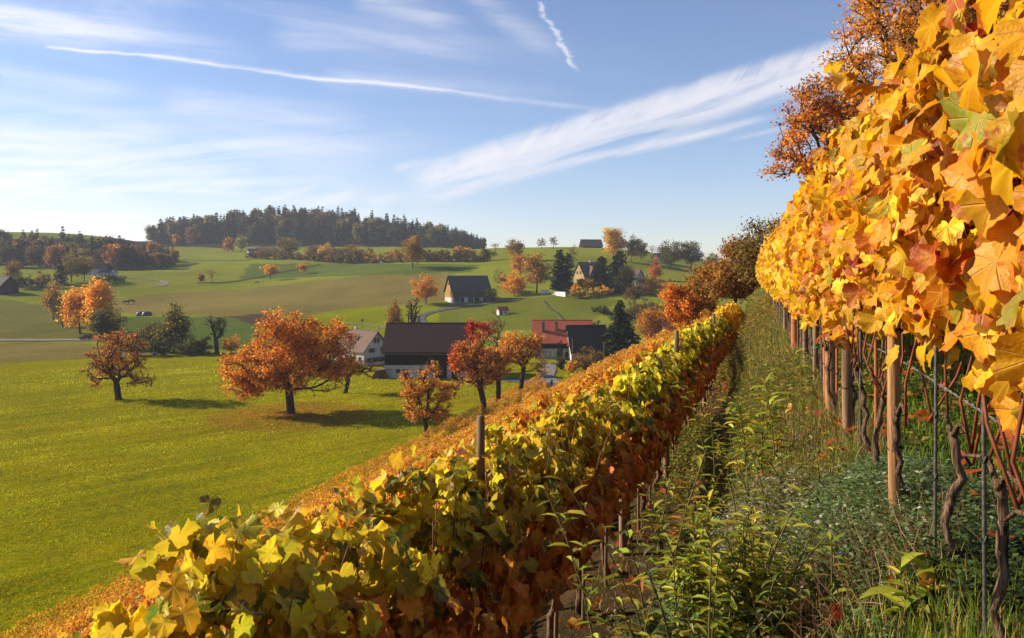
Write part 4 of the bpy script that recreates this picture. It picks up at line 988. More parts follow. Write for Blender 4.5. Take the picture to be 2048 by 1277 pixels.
# wood edge above the golden row
for (px, Y, base_o, H, cr, pal, nl, lab, ls_, th_) in [
    (1652, 46, 0, 11.8, [(-.02, 0, .82, .13, .15, .13), (-.18, 0, .60, .10, .15, .06), (.12, 0, .7, .12, .2, .14), (-.12, 0, .72, .10, .15, .08), (.02, 0, .50, .20, .2, .09), (-.22, 0, .47, .06, .1, .04)], [(5, (0.673, 0.239, 0.030), 0), (3, (0.505, 0.168, 0.027), 0), (2, (0.750, 0.398, 0.050), 0)], 11000, 'orange-brown oak leaning out over the golden vine row, ivy on its trunk', .013, .3),
    (1825, 40, 0, 17.5, [(-.02, 0, .78, .17, .2, .25), (-.08, 0, .55, .15, .2, .15), (.12, 0, .6, .16, .2, .25), (0, 0, .9, .14, .2, .15)], [(5, (0.750, 0.318, 0.034), 0), (3, (0.606, 0.218, 0.030), 0), (2, (0.750, 0.371, 0.050), 0)], 16000, 'tallest orange tree at the wood edge, its crown leaving the top of the picture', .0095, .3),
    (1930, 36, 0, 17, [(0, 0, .75, .2, .2, .25), (0, 0, .5, .2, .2, .2)], [(5, (0.606, 0.257, 0.034), 0), (3, (0.317, 0.156, 0.026), 0)], 9000, 'orange tree at the right of the wood edge, mostly behind the golden leaves', .011, .3),
    (1580, 60, 0, 8.2, [(0, 0, .62, .22, .25, .3), (0, 0, .45, .25, .25, .25)], GOLD+ORANGE[:2], 9000, 'golden brown tree low at the wood edge left of the oak', .02, .15),
    (1700, 52, 0, 14.5, [(0, 0, .78, .12, .15, .2), (-.05, 0, .6, .13, .15, .2)], [(1, (0.505, 0.199, 0.034), 0)], 300, 'almost bare thin tree between the oak and the tallest orange tree', .012, .35),
    (1725, 50, 0, 11.0, [(0, 0, .6, .2, .2, .35), (-.1, 0, .45, .2, .2, .25)], [(5, (0.639, 0.229, 0.027), 0), (3, (0.471, 0.159, 0.026), 0)], 11000, 'dense rust-orange tree below the bare one at the wood edge', .014, .2)]:
    p = P(px, 0, Y)
    ms = deciduous(rs, H, cr, pal, trunk_h=th_, r0=H*.017, nt=240, nleaf=int(nl*1.1), ls=ls_*1.15, sigma=.017, ntw=7, twl=.035, wig=.04, leader=.7)
    t = place('broadleaf_tree', lab, 'tree', ms, p)
    if 'ivy' in lab:
        n = 1500; a = rs.uniform(0, 6.28, n); zz = rs.uniform(.02, .46, n)*H
        Q = np.c_[np.cos(a)*.28, np.sin(a)*.28, zz]+rs.normal(0, .06, (n, 3)); Nn = np.c_[np.cos(a), np.sin(a), np.full(n, .4)]+rs.normal(0, .3, (n, 3))
        v, f, c, _ = scatter(QT, Q, Nn, rs.normal(size=(n, 3)), rs.uniform(.08, .16, n), pick(rs, DARK_T[:1], n), rs)
        obj('ivy', mesh_np('ivy', v, f, M['tree_leaf'], col=c), t)
p = P(1553, 0, 62)
place('spruce', 'dark slender spruce at the left end of the wood edge', 'conifer', conifer(rs, 8.4, 1.5, NEEDLE, nlev=30, per=9), p)

# mid distance single trees: (name, label, category, px, base py, Y or None, top py, width px, crown kind, palette, leaves, bareness)
KINDS = {
    'round': [(0, 0, .62, 1, 1, .36), (0, 0, .45, .9, .9, .25)],
    'tall': [(0, 0, .72, .8, .8, .27), (0, 0, .45, 1, 1, .3), (.1, 0, .6, .9, .9, .3)],
    'twin': [(-.45, 0, .55, .6, .9, .38), (.42, 0, .62, .6, .9, .38), (0, 0, .4, .8, .8, .25)],
    'bush': [(0, 0, .5, 1, 1, .46), (.3, 0, .35, .7, .9, .3), (-.3, 0, .35, .7, .9, .3)],
    'cone': [(0, 0, .35, 1, 1, .25), (0, 0, .6, .62, .62, .25), (0, 0, .82, .3, .3, .18)],
    'vase': [(0, 0, .75, 1, 1, .22), (0, 0, .55, .7, .7, .2)]}
def mid_tree(name, label, cat, px, py, Y, top, wd, kind, pal, nl=2500, bare=0.05, seed=None, group=None, ntw=3, stems=1, r0=.022, th_=None):
    r = np.random.default_rng(seed if seed is not None else int(px*7+py))
    p = P(px, py, Y); H = max(1.5, H_of((HY-F*p.z/p.y)-top, p.y)); wr = (wd/2/F*p.y)/H*1.02
    cr = [(c[0]*wr, c[1]*wr, c[2], c[3]*wr*.98, c[4]*wr*.98, c[5]) for c in KINDS[kind]]
    th = th_ if th_ is not None else {'round': .2, 'tall': .18, 'twin': .12, 'bush': .05, 'cone': .1, 'vase': .3}[kind]
    # a few random lobes so that outlines stay uneven
    for _ in range(4):
        a = r.uniform(0, 6.28); cr.append((math.cos(a)*wr*.6, math.sin(a)*wr*.6, r.uniform(.35, .8), wr*.38, wr*.38, .13))
    ls = max(.042, 2.4*(p.y/F)/H)*(1.0 if nl > 400 else .8)
    ms = deciduous(r, H, cr, pal, trunk_h=th, r0=H*r0, nt=70 if kind != 'bush' else 46, nleaf=int(nl*1.35), ls=ls, sigma=.06 if nl > 900 else .03, ntw=ntw, twl=.07, bare=(lambda q: bare) if bare else None, leader=.6, stems=stems, rmin=0.0)
    return place(name, label, cat, ms, p, group=group)
MT = [
 ('broadleaf_tree', 'round orange tree beside the golden-gabled hill barn', 852, 609, None, 549, 60, 'round', GOLD+ORANGE[:2], 4200, .05),
 ('broadleaf_tree', 'tall olive and orange tree standing before the long hedge', 825, 536, None, 470, 54, 'tall', [(4, (0.288, 0.144, 0.030), 0), (3, (0.180, 0.132, 0.034), 0), (2, (0.497, 0.261, 0.028), 0)], 3600, .05),
 ('broadleaf_tree', 'small round orange tree on the open slope, the larger of two', 541, 561, None, 530, 35, 'vase', GOLD, 1800, .05),
 ('broadleaf_tree', 'small golden tree on the open slope, upper right of the larger one', 604, 549, None, 528, 21, 'vase', GOLD, 1100, .05),
 ('broadleaf_tree', 'tiny reddish tree on the slope left of the bare one', 402, 565, None, 549, 14, 'round', RUST, 700, .05),
 ('bare_tree', 'small bare tree on the open slope beside a tiny reddish one', 425, 566, None, 539, 25, 'vase', RUST, 60, .0),
 ('broadleaf_tree', 'bright orange tree at the right of the hill barn, lowest of its clump', 1028, 592, None, 538, 48, 'cone', BRIGHTOR, 3600, .04),
 ('broadleaf_tree', 'tall golden brown tree with open branches right of the hill barn', 1073, 588, None, 506, 58, 'tall', [(4, (0.414, 0.221, 0.034), 0), (3, (0.264, 0.144, 0.030), 0), (2, (0.552, 0.276, 0.041), 0)], 3400, .15),
 ('broadleaf_tree', 'orange tree rising behind the bright orange one', 1040, 560, 385, 508, 38, 'round', ORANGE, 2600, .05),
 ('broadleaf_tree', 'olive-gold tree on the skyline above the orange clump', 1031, 540, 440, 476, 34, 'round', [(3, (0.264, 0.168, 0.036), 0), (3, (0.414, 0.221, 0.041), 0)], 2200, .1),
 ('bare_tree', 'bare grey tree just right of the hill barn', 996, 577, None, 534, 32, 'tall', RUST, 60, 0),
 ('bare_tree', 'bare whitish tree on the hedge line left of the skyline tree', 991, 520, 520, 484, 22, 'vase', GOLD, 80, 0),
 ('bare_tree', 'left of two small trees on the bare skyline', 1083, 499, None, 475, 19, 'tall', BROWN_T, 260, .2),
 ('bare_tree', 'right of two small trees on the bare skyline', 1107, 499, None, 474, 18, 'vase', BROWN_T, 240, .2),
 ('bare_tree', 'cluster of thin bare grey stems above the villa', 1146, 532, None, 489, 30, 'tall', BROWN_T, 120, .2),
 ('broadleaf_tree', 'tall yellow tree on the skyline, highest of the hill', 1227, 520, 455, 447, 42, 'tall', YELLOW+GOLD[:1], 3200, .1),
 ('broadleaf_tree', 'dark olive tree on the skyline right of the tall yellow one', 1263, 520, 460, 474, 36, 'round', OLIVE_T, 2200, .05),
 ('broadleaf_tree', 'dark green-brown tree on the skyline behind the tall yellow one', 1282, 520, 470, 482, 26, 'tall', OLIVE_T, 1600, .1),
 ('bare_tree', 'small bare tree on the right skyline slope', 1305, 514, None, 490, 22, 'vase', RUST, 30, 0),
 ('broadleaf_tree', 'dark green tree group on the right hill, left one', 1340, 548, 440, 481, 50, 'round', DARK_T+OLIVE_T[:2], 3400, .04),
 ('broadleaf_tree', 'dark green tree group on the right hill, right one with olive top', 1381, 549, 445, 481, 54, 'round', DARK_T+OLIVE_T[:2], 3400, .04),
 ('broadleaf_tree', 'small olive tree on the right hill edge next to the dark group', 1424, 560, 430, 505, 34, 'round', OLIVE_T, 1800, .06),
 ('poplar', 'narrow pointed orange-red tree above a round orange one on the right', 1311, 562, None, 515, 26, 'cone', [(3, (0.552, 0.163, 0.028), 0), (3, (0.414, 0.163, 0.028), 0)], 1800, .04),
 ('broadleaf_tree', 'round orange tree below the narrow pointed one', 1303, 590, None, 545, 54, 'bush', GOLD+ORANGE[:2], 3200, .04),
 ('broadleaf_tree', 'round orange-brown tree right of the big spruce', 1302, 680, 216, 611, 60, 'round', [(4, (0.497, 0.196, 0.028), 0), (3, (0.359, 0.163, 0.028), 0), (2, (0.580, 0.293, 0.028), 0)], 4600, .03),
 ('shrub', 'dark orange-brown round bush before the black-roofed house', 1173, 757, 178, 692, 66, 'bush', [(4, (0.240, 0.120, 0.026), 0), (3, (0.144, 0.108, 0.026), 0), (2, (0.442, 0.211, 0.034), 0)], 4200, .04),
 ('shrub', 'small fiery orange bush by the farm yard', 1143, 756, 176, 722, 24, 'bush', BRIGHTOR, 1400, .03),
 ('shrub', 'narrow dark green bush by the farm yard wall', 1122, 748, 180, 711, 17, 'bush', DARK_T, 1300, 0),
 ('broadleaf_tree', 'tall blazing orange tree of the left grove, left half', 160, 668, None, 572, 58, 'tall', BRIGHTOR, 5200, .04),
 ('broadleaf_tree', 'tall blazing orange tree of the left grove, right half', 198, 668, 268, 563, 52, 'tall', BRIGHTOR+GOLD[:1], 4800, .04),
 ('broadleaf_tree', 'grey-green and orange tree at the left end of the grove', 107, 640, None, 567, 38, 'tall', [(3, (0.240, 0.156, 0.042), 0), (3, (0.469, 0.211, 0.041), 0)], 3000, .05),
 ('broadleaf_tree', 'dark green tree behind the left end of the grove', 126, 655, None, 590, 34, 'tall', DARK_T, 2200, .03),
 ('broadleaf_tree', 'dark bushy tree in front of the blazing orange grove', 213, 700, None, 617, 66, 'round', DARK_T+OLIVE_T[:1], 4600, .05),
 ('broadleaf_tree', 'tall dark tree with yellow-green tints in the middle of the hedge', 348, 706, None, 607, 66, 'cone', [(4, (0.120, 0.120, 0.030), 0), (3, (0.072, 0.078, 0.024), 0), (2, (0.414, 0.276, 0.034), 0)], 5200, .10),
 ('broadleaf_tree', 'olive tree left of the tall dark hedge tree', 303, 704, None, 645, 46, 'round', OLIVE_T+DARK_T, 3000, .08),
 ('bare_tree', 'bare pollard with thick ivy-dark trunk behind the meadow hedge', 434, 708, None, 624, 50, 'vase', DARK_T, 260, 0),
 ('shrub', 'dark hedge bush under the tall dark tree', 375, 711, None, 668, 54, 'bush', DARK_T, 2600, .03),
 ('shrub', 'reddish brown hedge bush left of the bare pollard', 405, 710, None, 670, 40, 'bush', BROWN_T+DARK_T[:1], 2000, .05),
 ('shrub', 'dark hedge bush at the left behind the rusty pear tree', 268, 712, None, 664, 56, 'bush', DARK_T, 2600, .03),
 ('shrub', 'dark hedge bush directly below the olive tree', 322, 712, None, 676, 46, 'bush', DARK_T, 2200, .03),
 ('shrub', 'golden bush peeping out behind the great orange tree', 463, 706, None, 668, 40, 'bush', GOLD, 2000, .04),
 ('broadleaf_tree', 'olive-topped tree beside the half-timbered house, left one', 143, 580, 440, 509, 44, 'round', [(3, (0.264, 0.180, 0.042), 0), (3, (0.156, 0.120, 0.036), 0)], 2800, .06),
 ('broadleaf_tree', 'olive-topped tree beside the half-timbered house, right one', 169, 575, 445, 509, 36, 'round', OLIVE_T, 2400, .08),
 ('shrub', 'dark clipped bush below the half-timbered house', 234, 564, None, 551, 40, 'bush', DARK_T, 1500, 0),
 ('shrub', 'dark low bush under the house with the white outbuilding', 205, 566, None, 552, 36, 'bush', DARK_T, 1200, 0),
 ('shrub', 'orange-topped bush left of the dark conifer on the left', 82, 584, 420, 543, 40, 'bush', [(3, (0.386, 0.179, 0.041), 0), (3, (0.120, 0.084, 0.030), 0)], 2000, .04),
 ('broadleaf_tree', 'brownish tree beside the shaded roadside house', 25, 578, 425, 520, 30, 'tall', BROWN_T, 1700, .25),
 ('shrub', 'grey-green bush between the roadside house and the orange-topped bush', 45, 584, 415, 545, 40, 'bush', DARK_T+OLIVE_T[:1], 1800, .05),
 ('broadleaf_tree', 'thin golden brown tree behind the left part of the barn roof', 791, 668, 236, 601, 30, 'cone', [(4, (0.359, 0.179, 0.034), 0), (3, (0.216, 0.120, 0.030), 0)], 1900, .15),
 ('bare_tree', 'bare many-stemmed tree behind the barn roof', 826, 668, 238, 585, 36, 'tall', BROWN_T, 60, 0),
 ('bare_tree', 'bare dark tree top behind the red-topped pear tree', 990, 735, 195, 624, 40, 'tall', BROWN_T, 250, 0),
 ('shrub', 'dark thicket in the hollow behind the big spruce, left part', 1262, 650, 262, 604, 56, 'bush', DARK_T+BROWN_T[:1], 2600, .03),
 ('shrub', 'dark thicket in the hollow behind the big spruce, right part', 1290, 640, 275, 596, 50, 'bush', DARK_T+OLIVE_T[:1], 2400, .03),
 ('broadleaf_tree', 'dark brown tree in the hollow below the pale shaded house', 1268, 625, 300, 572, 44, 'round', DARK_T+BROWN_T[:2], 2600, .05),
 ('shrub', 'dark bush in the hollow left of the big spruce, under the yellow bushes', 1205, 640, 282, 612, 46, 'bush', DARK_T, 2200, .03),
 ('shrub', 'low dark bush behind the black-roofed house', 1190, 668, 240, 640, 44, 'bush', DARK_T+OLIVE_T[:1], 1800, .03),
 ('broadleaf_tree', 'olive brown tree in front of the hill barn lane, right of the bare one', 1010, 590, 350, 548, 34, 'round', BROWN_T+GOLD[:1], 2400, .08),
 ('shrub', 'dark bush at the right wall of the hill barn', 982, 600, 326, 575, 26, 'bush', DARK_T, 1400, .02),
 ('broadleaf_tree', 'dark green tree hiding the left part of the shaded house', 1252, 600, 330, 530, 38, 'tall', DARK_T, 2600, .03),
 ('broadleaf_tree', 'yellow tree at the forest edge, small and round', 482, 492, 780, 471, 22, 'round', [(2, (0.359, 0.304, 0.069), 0), (2, (0.192, 0.192, 0.048), 0)], 1200, .02),
 ('broadleaf_tree', 'rust coloured tree at the forest edge left of the small yellow one', 457, 492, 790, 473, 24, 'bush', RUST, 1200, .02),
 ('broadleaf_tree', 'tall rust-tinted tree at the left corner of the forest', 385, 492, 860, 450, 26, 'tall', BROWN_T, 1400, .05),
 ('broadleaf_tree', 'small orange tree on the crest left of the forest corner', 352, 490, 880, 470, 17, 'round', RUST+GOLD[:1], 900, .04),
 ('broadleaf_tree', 'large olive tree rising above the hedge in front of the forest', 579, 516, 600, 472, 46, 'round', OLIVE_T, 2600, .05),
]
for i, q in enumerate(MT):
    mid_tree(q[0], q[1], 'shrub' if q[0] == 'shrub' else 'tree', *q[2:9], nl=q[9], bare=q[10], seed=100+i, ntw=10 if q[0] == 'bare_tree' else 3,
             stems=4 if 'stem' in q[1] else 1, r0=.05 if 'pollard' in q[1] else .008 if 'stem' in q[1] else .02)
def mid_conifer(label, px, py, Y, top, wd, pal=NEEDLE, name='spruce', seed=0, **kw):
    r = np.random.default_rng(seed+int(px)); p = P(px, py, Y); H = H_of((HY-F*p.z/p.y)-top, p.y); Rw = wd/2/F*p.y
    return place(name, label, 'conifer', conifer(r, H, Rw, pal, **kw), p)
mid_conifer('big dark green spruce standing right of the black-roofed house', 1240, 726, 200, 598, 112, nlev=34, per=11, seg=6, droop=.35)
mid_conifer('tall dark columnar conifer above the white garden walls, the taller of two', 1119, 590, 345, 498, 34, YEW, pw=.25, nlev=32)
mid_conifer('dark columnar conifer above the white garden walls, the shorter one on the right', 1136, 590, 347, 506, 27, YEW, pw=.25, nlev=30)
mid_conifer('broad dark conifer right of the villa gable', 1202, 592, 340, 512, 46, YEW, pw=.35, nlev=30)
mid_conifer('dark conifer below the tall yellow skyline tree', 1238, 605, 335, 500, 48, YEW, pw=.35, nlev=32)
mid_conifer('dark spruce beside the olive-topped trees near the half-timbered house', 120, 585, 430, 514, 32, NEEDLE, nlev=22)
mid_conifer('narrow dark cypress at the red-roofed building, left of a pair', 1116.5, 724, 196, 684, 8, YEW, name='cypress', pw=.35, nlev=22, z0=.01, lift=.8, droop=0)
mid_conifer('narrow dark cypress at the red-roofed building, right of a pair', 1122.5, 724, 195, 681, 8, YEW, name='cypress', pw=.35, nlev=22, z0=.01, lift=.8, droop=0)
# yellow bushes round the villa
for i, (px, py, top, wd, pal) in enumerate([(1160, 604, 578, 40, OLIVE_T+YELLOW[:1]), (1185, 606, 575, 36, YELLOW+OLIVE_T[:1]), (1208, 606, 572, 40, GOLD+YELLOW[:1]), (1152, 590, 566, 20, BRIGHTOR), (1176, 582, 556, 26, GOLD), (1200, 588, 564, 30, ORANGE),
                                           (1222, 604, 578, 30, GOLD+BROWN_T[:1]), (1145, 596, 580, 18, ORANGE), (1170, 602, 556, 30, OLIVE_T+GOLD[:1]), (1196, 604, 554, 32, BROWN_T+GOLD[:1]), (1232, 606, 574, 34, GOLD+OLIVE_T[:1]), (1163, 594, 560, 26, YELLOW)]):
    mid_tree('shrub', 'one of the tawny yellow and orange bushes massed below the villa', 'shrub', px, py, 322+i*3, top, wd, 'bush', pal, 1700, .03, seed=300+i, group='yellow bushes below the villa')
# the long hedge across the hillside
hx = 508; i = 0
while hx < 985:
    wd = rs.uniform(20, 34); top = 498+rs.uniform(-6, 7)
    pal = [BROWN_T+DARK_T[:2], DARK_T+OLIVE_T[:1], GOLD[:1]+BROWN_T+DARK_T[:2], DARK_T+BROWN_T[:1], OLIVE_T+DARK_T[:1], BROWN_T][int(rs.integers(0, 6))]
    if hx > 860: pal = DARK_T+BROWN_T[:1]
    if hx > 760 and hx < 850: pal = GOLD+OLIVE_T[:2]+DARK_T[:1]
    base = np.interp(hx, [500, 640, 760, 960], [518, 523, 526, 528]); Y_ = np.interp(hx, [500, 640, 760, 960], [628, 565, 526, 482])
    mid_tree('shrub', 'bush of the long mixed hedge running across the far hillside', 'shrub', hx, base, Y_, top, wd*1.25, 'bush', pal, 1100, .02, seed=400+i, group='bushes of the long hillside hedge')
    hx += wd*.62; i += 1
for px, top, pal, lab in [(650, 487, YELLOW, 'bright yellow tree standing up out of the long hedge'), (625, 490, OLIVE_T, 'olive rounded tree out of the long hedge left of the yellow one'), (705, 488, BROWN_T, 'wide brownish tree out of the long hedge'),
                          (920, 493, GOLD, 'golden tree at the right part of the long hedge, left of two'), (933, 495, GOLD, 'golden tree at the right part of the long hedge, right of two')]:
    base = np.interp(px, [500, 640, 760, 960], [518, 523, 526, 528]); Y_ = np.interp(px, [500, 640, 760, 960], [628, 565, 526, 482])+8
    mid_tree('broadleaf_tree', lab, 'tree', px, base, Y_, top, 30 if px != 705 else 44, 'round', pal, 1500, .03, seed=int(px))
# the forest on the hill and the wood on the left ridge
protos_c = [conifer(np.random.default_rng(50+i), 25.0, [5.0, 4.4, 5.6, 4.2, 4.9][i], NEEDLE, nlev=18, per=9, seg=4, dens=1.35, droop=.3, pw=[.8, .7, .9, .75, .6][i]) for i in range(5)]
protos_d = [deciduous(np.random.default_rng(60+i), 18.0, [(0, 0, .6, .28, .28, .34), (.1, .05, .4, .25, .25, .25), (-.1, .1, .75, .2, .2, .18)], pal, trunk_h=.2, r0=.35, nt=50, nleaf=2200, ls=.075, sigma=.06, ntw=2, twl=.06, rmin=.03)
            for i, pal in enumerate([DARK_T, BROWN_T+DARK_T[:1], OLIVE_T, RUST+BROWN_T])]
rs = np.random.default_rng(77)
n = 0
while n < 290:
    px = rs.uniform(298, 966); dep = rs.random()**1.3*140
    Y = np.interp(px, [290, 400, 560, 680, 800, 960], [905, 900, 870, 840, 800, 762])+dep
    if px < 365 and dep > 60: continue
    p = drop((px-CX)/F*Y, Y)
    s = 0.98*rs.uniform(.88, 1.12)*np.interp(px, [300, 330, 500, 800, 900, 960], [1.0, 1.15, 1.15, 1.0, .85, .6])
    pr = protos_c[int(rs.integers(0, 5))]
    if rs.random() < .26: pr = protos_d[int(rs.choice([0, 0, 2, 1]))]; s *= 1.25
    place('forest_conifer' if pr in protos_c else 'forest_tree', 'dark conifer of the forest on the hilltop' if pr in protos_c else 'dull leafy tree standing among the conifers of the hilltop forest', 'conifer' if pr in protos_c else 'tree', pr, p, rs.uniform(0, 6.28), 'trees of the hilltop forest' if pr in protos_c else 'leafy trees of the hilltop forest', (s*rs.uniform(.9, 1.1),)*2+(s,)); n += 1
n = 0
while n < 150:
    px = rs.uniform(-90, 350); Y = np.interp(px, [-90, 60, 200, 300, 350], [600, 572, 562, 556, 560])+rs.random()**1.2*130*np.interp(px, [200, 350], [1, .5])
    p = drop((px-CX)/F*Y, Y); s = rs.uniform(.58, .95)*np.interp(px, [250, 350], [1, .66])
    if rs.random() < .34: pr = protos_c[int(rs.integers(0, 5))]; nm, lb, ct, gr = 'ridge_conifer', 'dark conifer in the shaded wood along the left ridge', 'conifer', 'conifers of the left ridge wood'
    else: pr = protos_d[int(rs.choice([0, 0, 0, 0, 1, 1, 2, 3]))]; nm, lb, ct, gr = 'ridge_tree', 'leafy tree in the shaded wood along the left ridge', 'tree', 'leafy trees of the left ridge wood'; s *= 1.15
    place(nm, lb, ct, pr, p, rs.uniform(0, 6.28), gr, s); n += 1
# fallen leaves under the great tree
n = 9000; a = rs.uniform(0, 6.283, n); rr_ = 12.5*rs.random(n)**.6
X = TBIG.x+np.cos(a)*rr_+.5; Y_ = TBIG.y+np.sin(a)*rr_*1.0-1.0
Z = drop_many(X, Y_)+.06
v, f, c, _ = scatter(QT, np.c_[X, Y_, Z], rs.normal(0, .35, (n, 3))+np.array([0, 0, 1.0]), rs.normal(size=(n, 3)), rs.uniform(.13, .28, n), pick(rs, RUST+ORANGE[:2], n), rs)
o = obj('fallen_leaves', mesh_np('fallen_leaves', v, f, M['tree_leaf'], col=c)); o['kind'] = 'stuff'; o['label'] = 'rusty carpet of fallen leaves under the great orange tree'

# ------------------------------------------------------------------ small things of the hamlet
p = P(1090, 773, 155)
t = thing('lamp_post', 'slim grey lamp post with short arms beside the farm road', 'lamp post', p)
b = MB(); b.tube([(0, 0, -.2), (0, 0, 3), (0, 0, 6.3)], [.085, .07, .05], 8); b.build('pole', M['metal'], t)
b = MB(); b.tube([(-.55, 0, 5.2), (.55, 0, 5.2)], .035, 6); b.tube([(-.3, 0, 5.75), (.5, 0, 5.95)], .03, 6); b.build('arm', M['metal'], t)
b = MB(); b.hexa([(.35, -.12, 5.9), (.75, -.12, 6.0), (.75, .12, 6.0), (.35, .12, 5.9)], [(.35, -.08, 6.05), (.72, -.08, 6.12), (.72, .08, 6.12), (.35, .08, 6.05)]); b.build('lamp_head', M['paint_white'], t)
for px, Y, top, lab in [(1145, 178, 677, 'wooden utility pole before the black roof'), (1208, 185, 683, 'pale pole at the left edge of the big spruce'), (1325, 205, 640, 'thin pole in front of the round orange-brown tree'), (724, 255, 643, 'thin pole with a round top above the white farmhouse roof'), (758, 262, 650, 'faint thin pole above the farmhouse ridge, right of the round-topped one')]:
    p = P(px, 0, Y); H = H_of((HY-F*p.z/p.y)-top, Y)
    t = thing('pole', lab, 'pole', p); b = MB(); b.tube([(0, 0, -.3), (0, 0, H*.5), (0, 0, H)], [.13, .11, .08], 8); b.build('shaft', M['post_old'], t)
    b = MB()
    if 'round' in lab and 'right' not in lab: b.tube([(0, 0, H-.05), (0, 0, H+.12), (0, 0, H+.45), (0, 0, H+.85), (0, 0, H+1.0)], [.1, .4, .55, .38, .1], 8); b.build('ball', M['post_old'], t)
    else: b.box(-.5, .5, -.05, .05, H-.5, H-.38); b.build('crossbar', M['post_old'], t)
def skin(name, joints, edges, mat, parent, sub=1):
    """one continuous body grown round a skeleton"""
    names = list(joints); me = bpy.data.meshes.new(name)
    me.from_pydata([joints[k][0] for k in names], [(names.index(a), names.index(b_)) for a, b_ in edges], [])
    o = obj(name, me)
    md = o.modifiers.new('skin', 'SKIN'); sv = me.skin_vertices[0].data
    for i, k in enumerate(names):
        r = joints[k][1]; sv[i].radius = r if isinstance(r, tuple) else (r, r)
    sv[0].use_root = True
    s = o.modifiers.new('sub', 'SUBSURF'); s.levels = sub; s.render_levels = sub
    dg = bpy.context.evaluated_depsgraph_get(); new = bpy.data.meshes.new_from_object(o.evaluated_get(dg))
    bpy.data.objects.remove(o); bpy.data.meshes.remove(me)
    new.materials.clear(); new.materials.append(M[mat])
    for q in new.polygons: q.use_smooth = True
    return obj(name, new, parent)
def person(label, loc, rz, sit=False, top='blue_cloth', legs='dark_cloth', scale=1.0):
    t = thing('person', label, 'person', loc, rz, None, scale)
    z = .47 if sit else .92
    J = dict(pelvis=((0, 0, z), (.15, .10)), waist=((0, 0, z+.15), (.13, .09)), chest=((0, .01, z+.38), (.16, .11)), neck=((0, 0, z+.54), .055), head=((0, -.02, z+.66), (.075, .09)), crown=((0, -.01, z+.76), .07))
    E = [('pelvis', 'waist'), ('waist', 'chest'), ('chest', 'neck'), ('neck', 'head'), ('head', 'crown')]
    for s, sg in (('l', 1), ('r', -1)):
        J['sh'+s] = ((sg*.19, 0, z+.45), .055); 
        J['el'+s] = ((sg*.25, -.02, z+.19), .042); J['wr'+s] = ((sg*.20, -.16, z-.02), .03) if not sit else ((sg*.16, -.30, z+.10), .03); J['ha'+s] = ((J['wr'+s][0][0], J['wr'+s][0][1]-.06, J['wr'+s][0][2]-.05), .03)
        J['hip'+s] = ((sg*.10, 0, z-.05), .085)
        if sit: J['kn'+s] = ((sg*.12, -.44, z), .06); J['an'+s] = ((sg*.12, -.46, .08), .042); J['to'+s] = ((sg*.13, -.62, .04), .036)
        else: J['kn'+s] = ((sg*.11, -.03, .49), .06); J['an'+s] = ((sg*.11, .02, .08), .042); J['to'+s] = ((sg*.12, -.15, .04), .036)
        E += [('chest', 'sh'+s), ('sh'+s, 'el'+s), ('el'+s, 'wr'+s), ('wr'+s, 'ha'+s), ('pelvis', 'hip'+s), ('hip'+s, 'kn'+s), ('kn'+s, 'an'+s), ('an'+s, 'to'+s)]
    skin('body', J, E, 'skin', t)
    def sub(names, grow): return {k: (J[k][0], tuple(r+grow for r in J[k][1]) if isinstance(J[k][1], tuple) else J[k][1]+grow) for k in names}
    skin('jacket', sub(['pelvis', 'waist', 'chest', 'shl', 'shr', 'ell', 'elr', 'wrl', 'wrr'], .022), [('pelvis', 'waist'), ('waist', 'chest'), ('chest', 'shl'), ('chest', 'shr'), ('shl', 'ell'), ('shr', 'elr'), ('ell', 'wrl'), ('elr', 'wrr')], top, t)
    skin('trousers', sub(['pelvis', 'hipl', 'hipr', 'knl', 'knr', 'anl', 'anr'], .018), [('pelvis', 'hipl'), ('pelvis', 'hipr'), ('hipl', 'knl'), ('hipr', 'knr'), ('knl', 'anl'), ('knr', 'anr')], legs, t)
    skin('hair', dict(a=((0, .03, z+.68), (.085, .08)), b=((0, .015, z+.79), .075)), [('a', 'b')], 'hair', t)
    return t
p = P(1103, 773, 152); person('person in a blue jacket standing on the farm road beside the lamp post', p, R(30), False, 'blue_cloth', 'dark_cloth', 1.0)
p = P(1082, 774, 152)
t = thing('bench', 'low wooden bench on the grass beside the lamp post', 'bench', p, R(70))
for nm, bx in (('seat', (-.8, .8, -.2, .2, .40, .45)), ('backrest', (-.8, .8, .2, .25, .55, .85)), ('leg', (-.7, -.62, -.18, .18, 0, .397)), ('leg', (.62, .7, -.18, .18, 0, .397)), ('back_post', (-.7, -.62, .255, .30, .0, .86)), ('back_post', (.62, .7, .255, .30, .0, .86))):
    b = MB(); b.box(*bx); b.build(nm, M['post_old'], t)
q = person('person in a pale top sitting on the wooden bench by the lamp post', p, R(70), True, 'cream_cloth', 'rust_cloth')
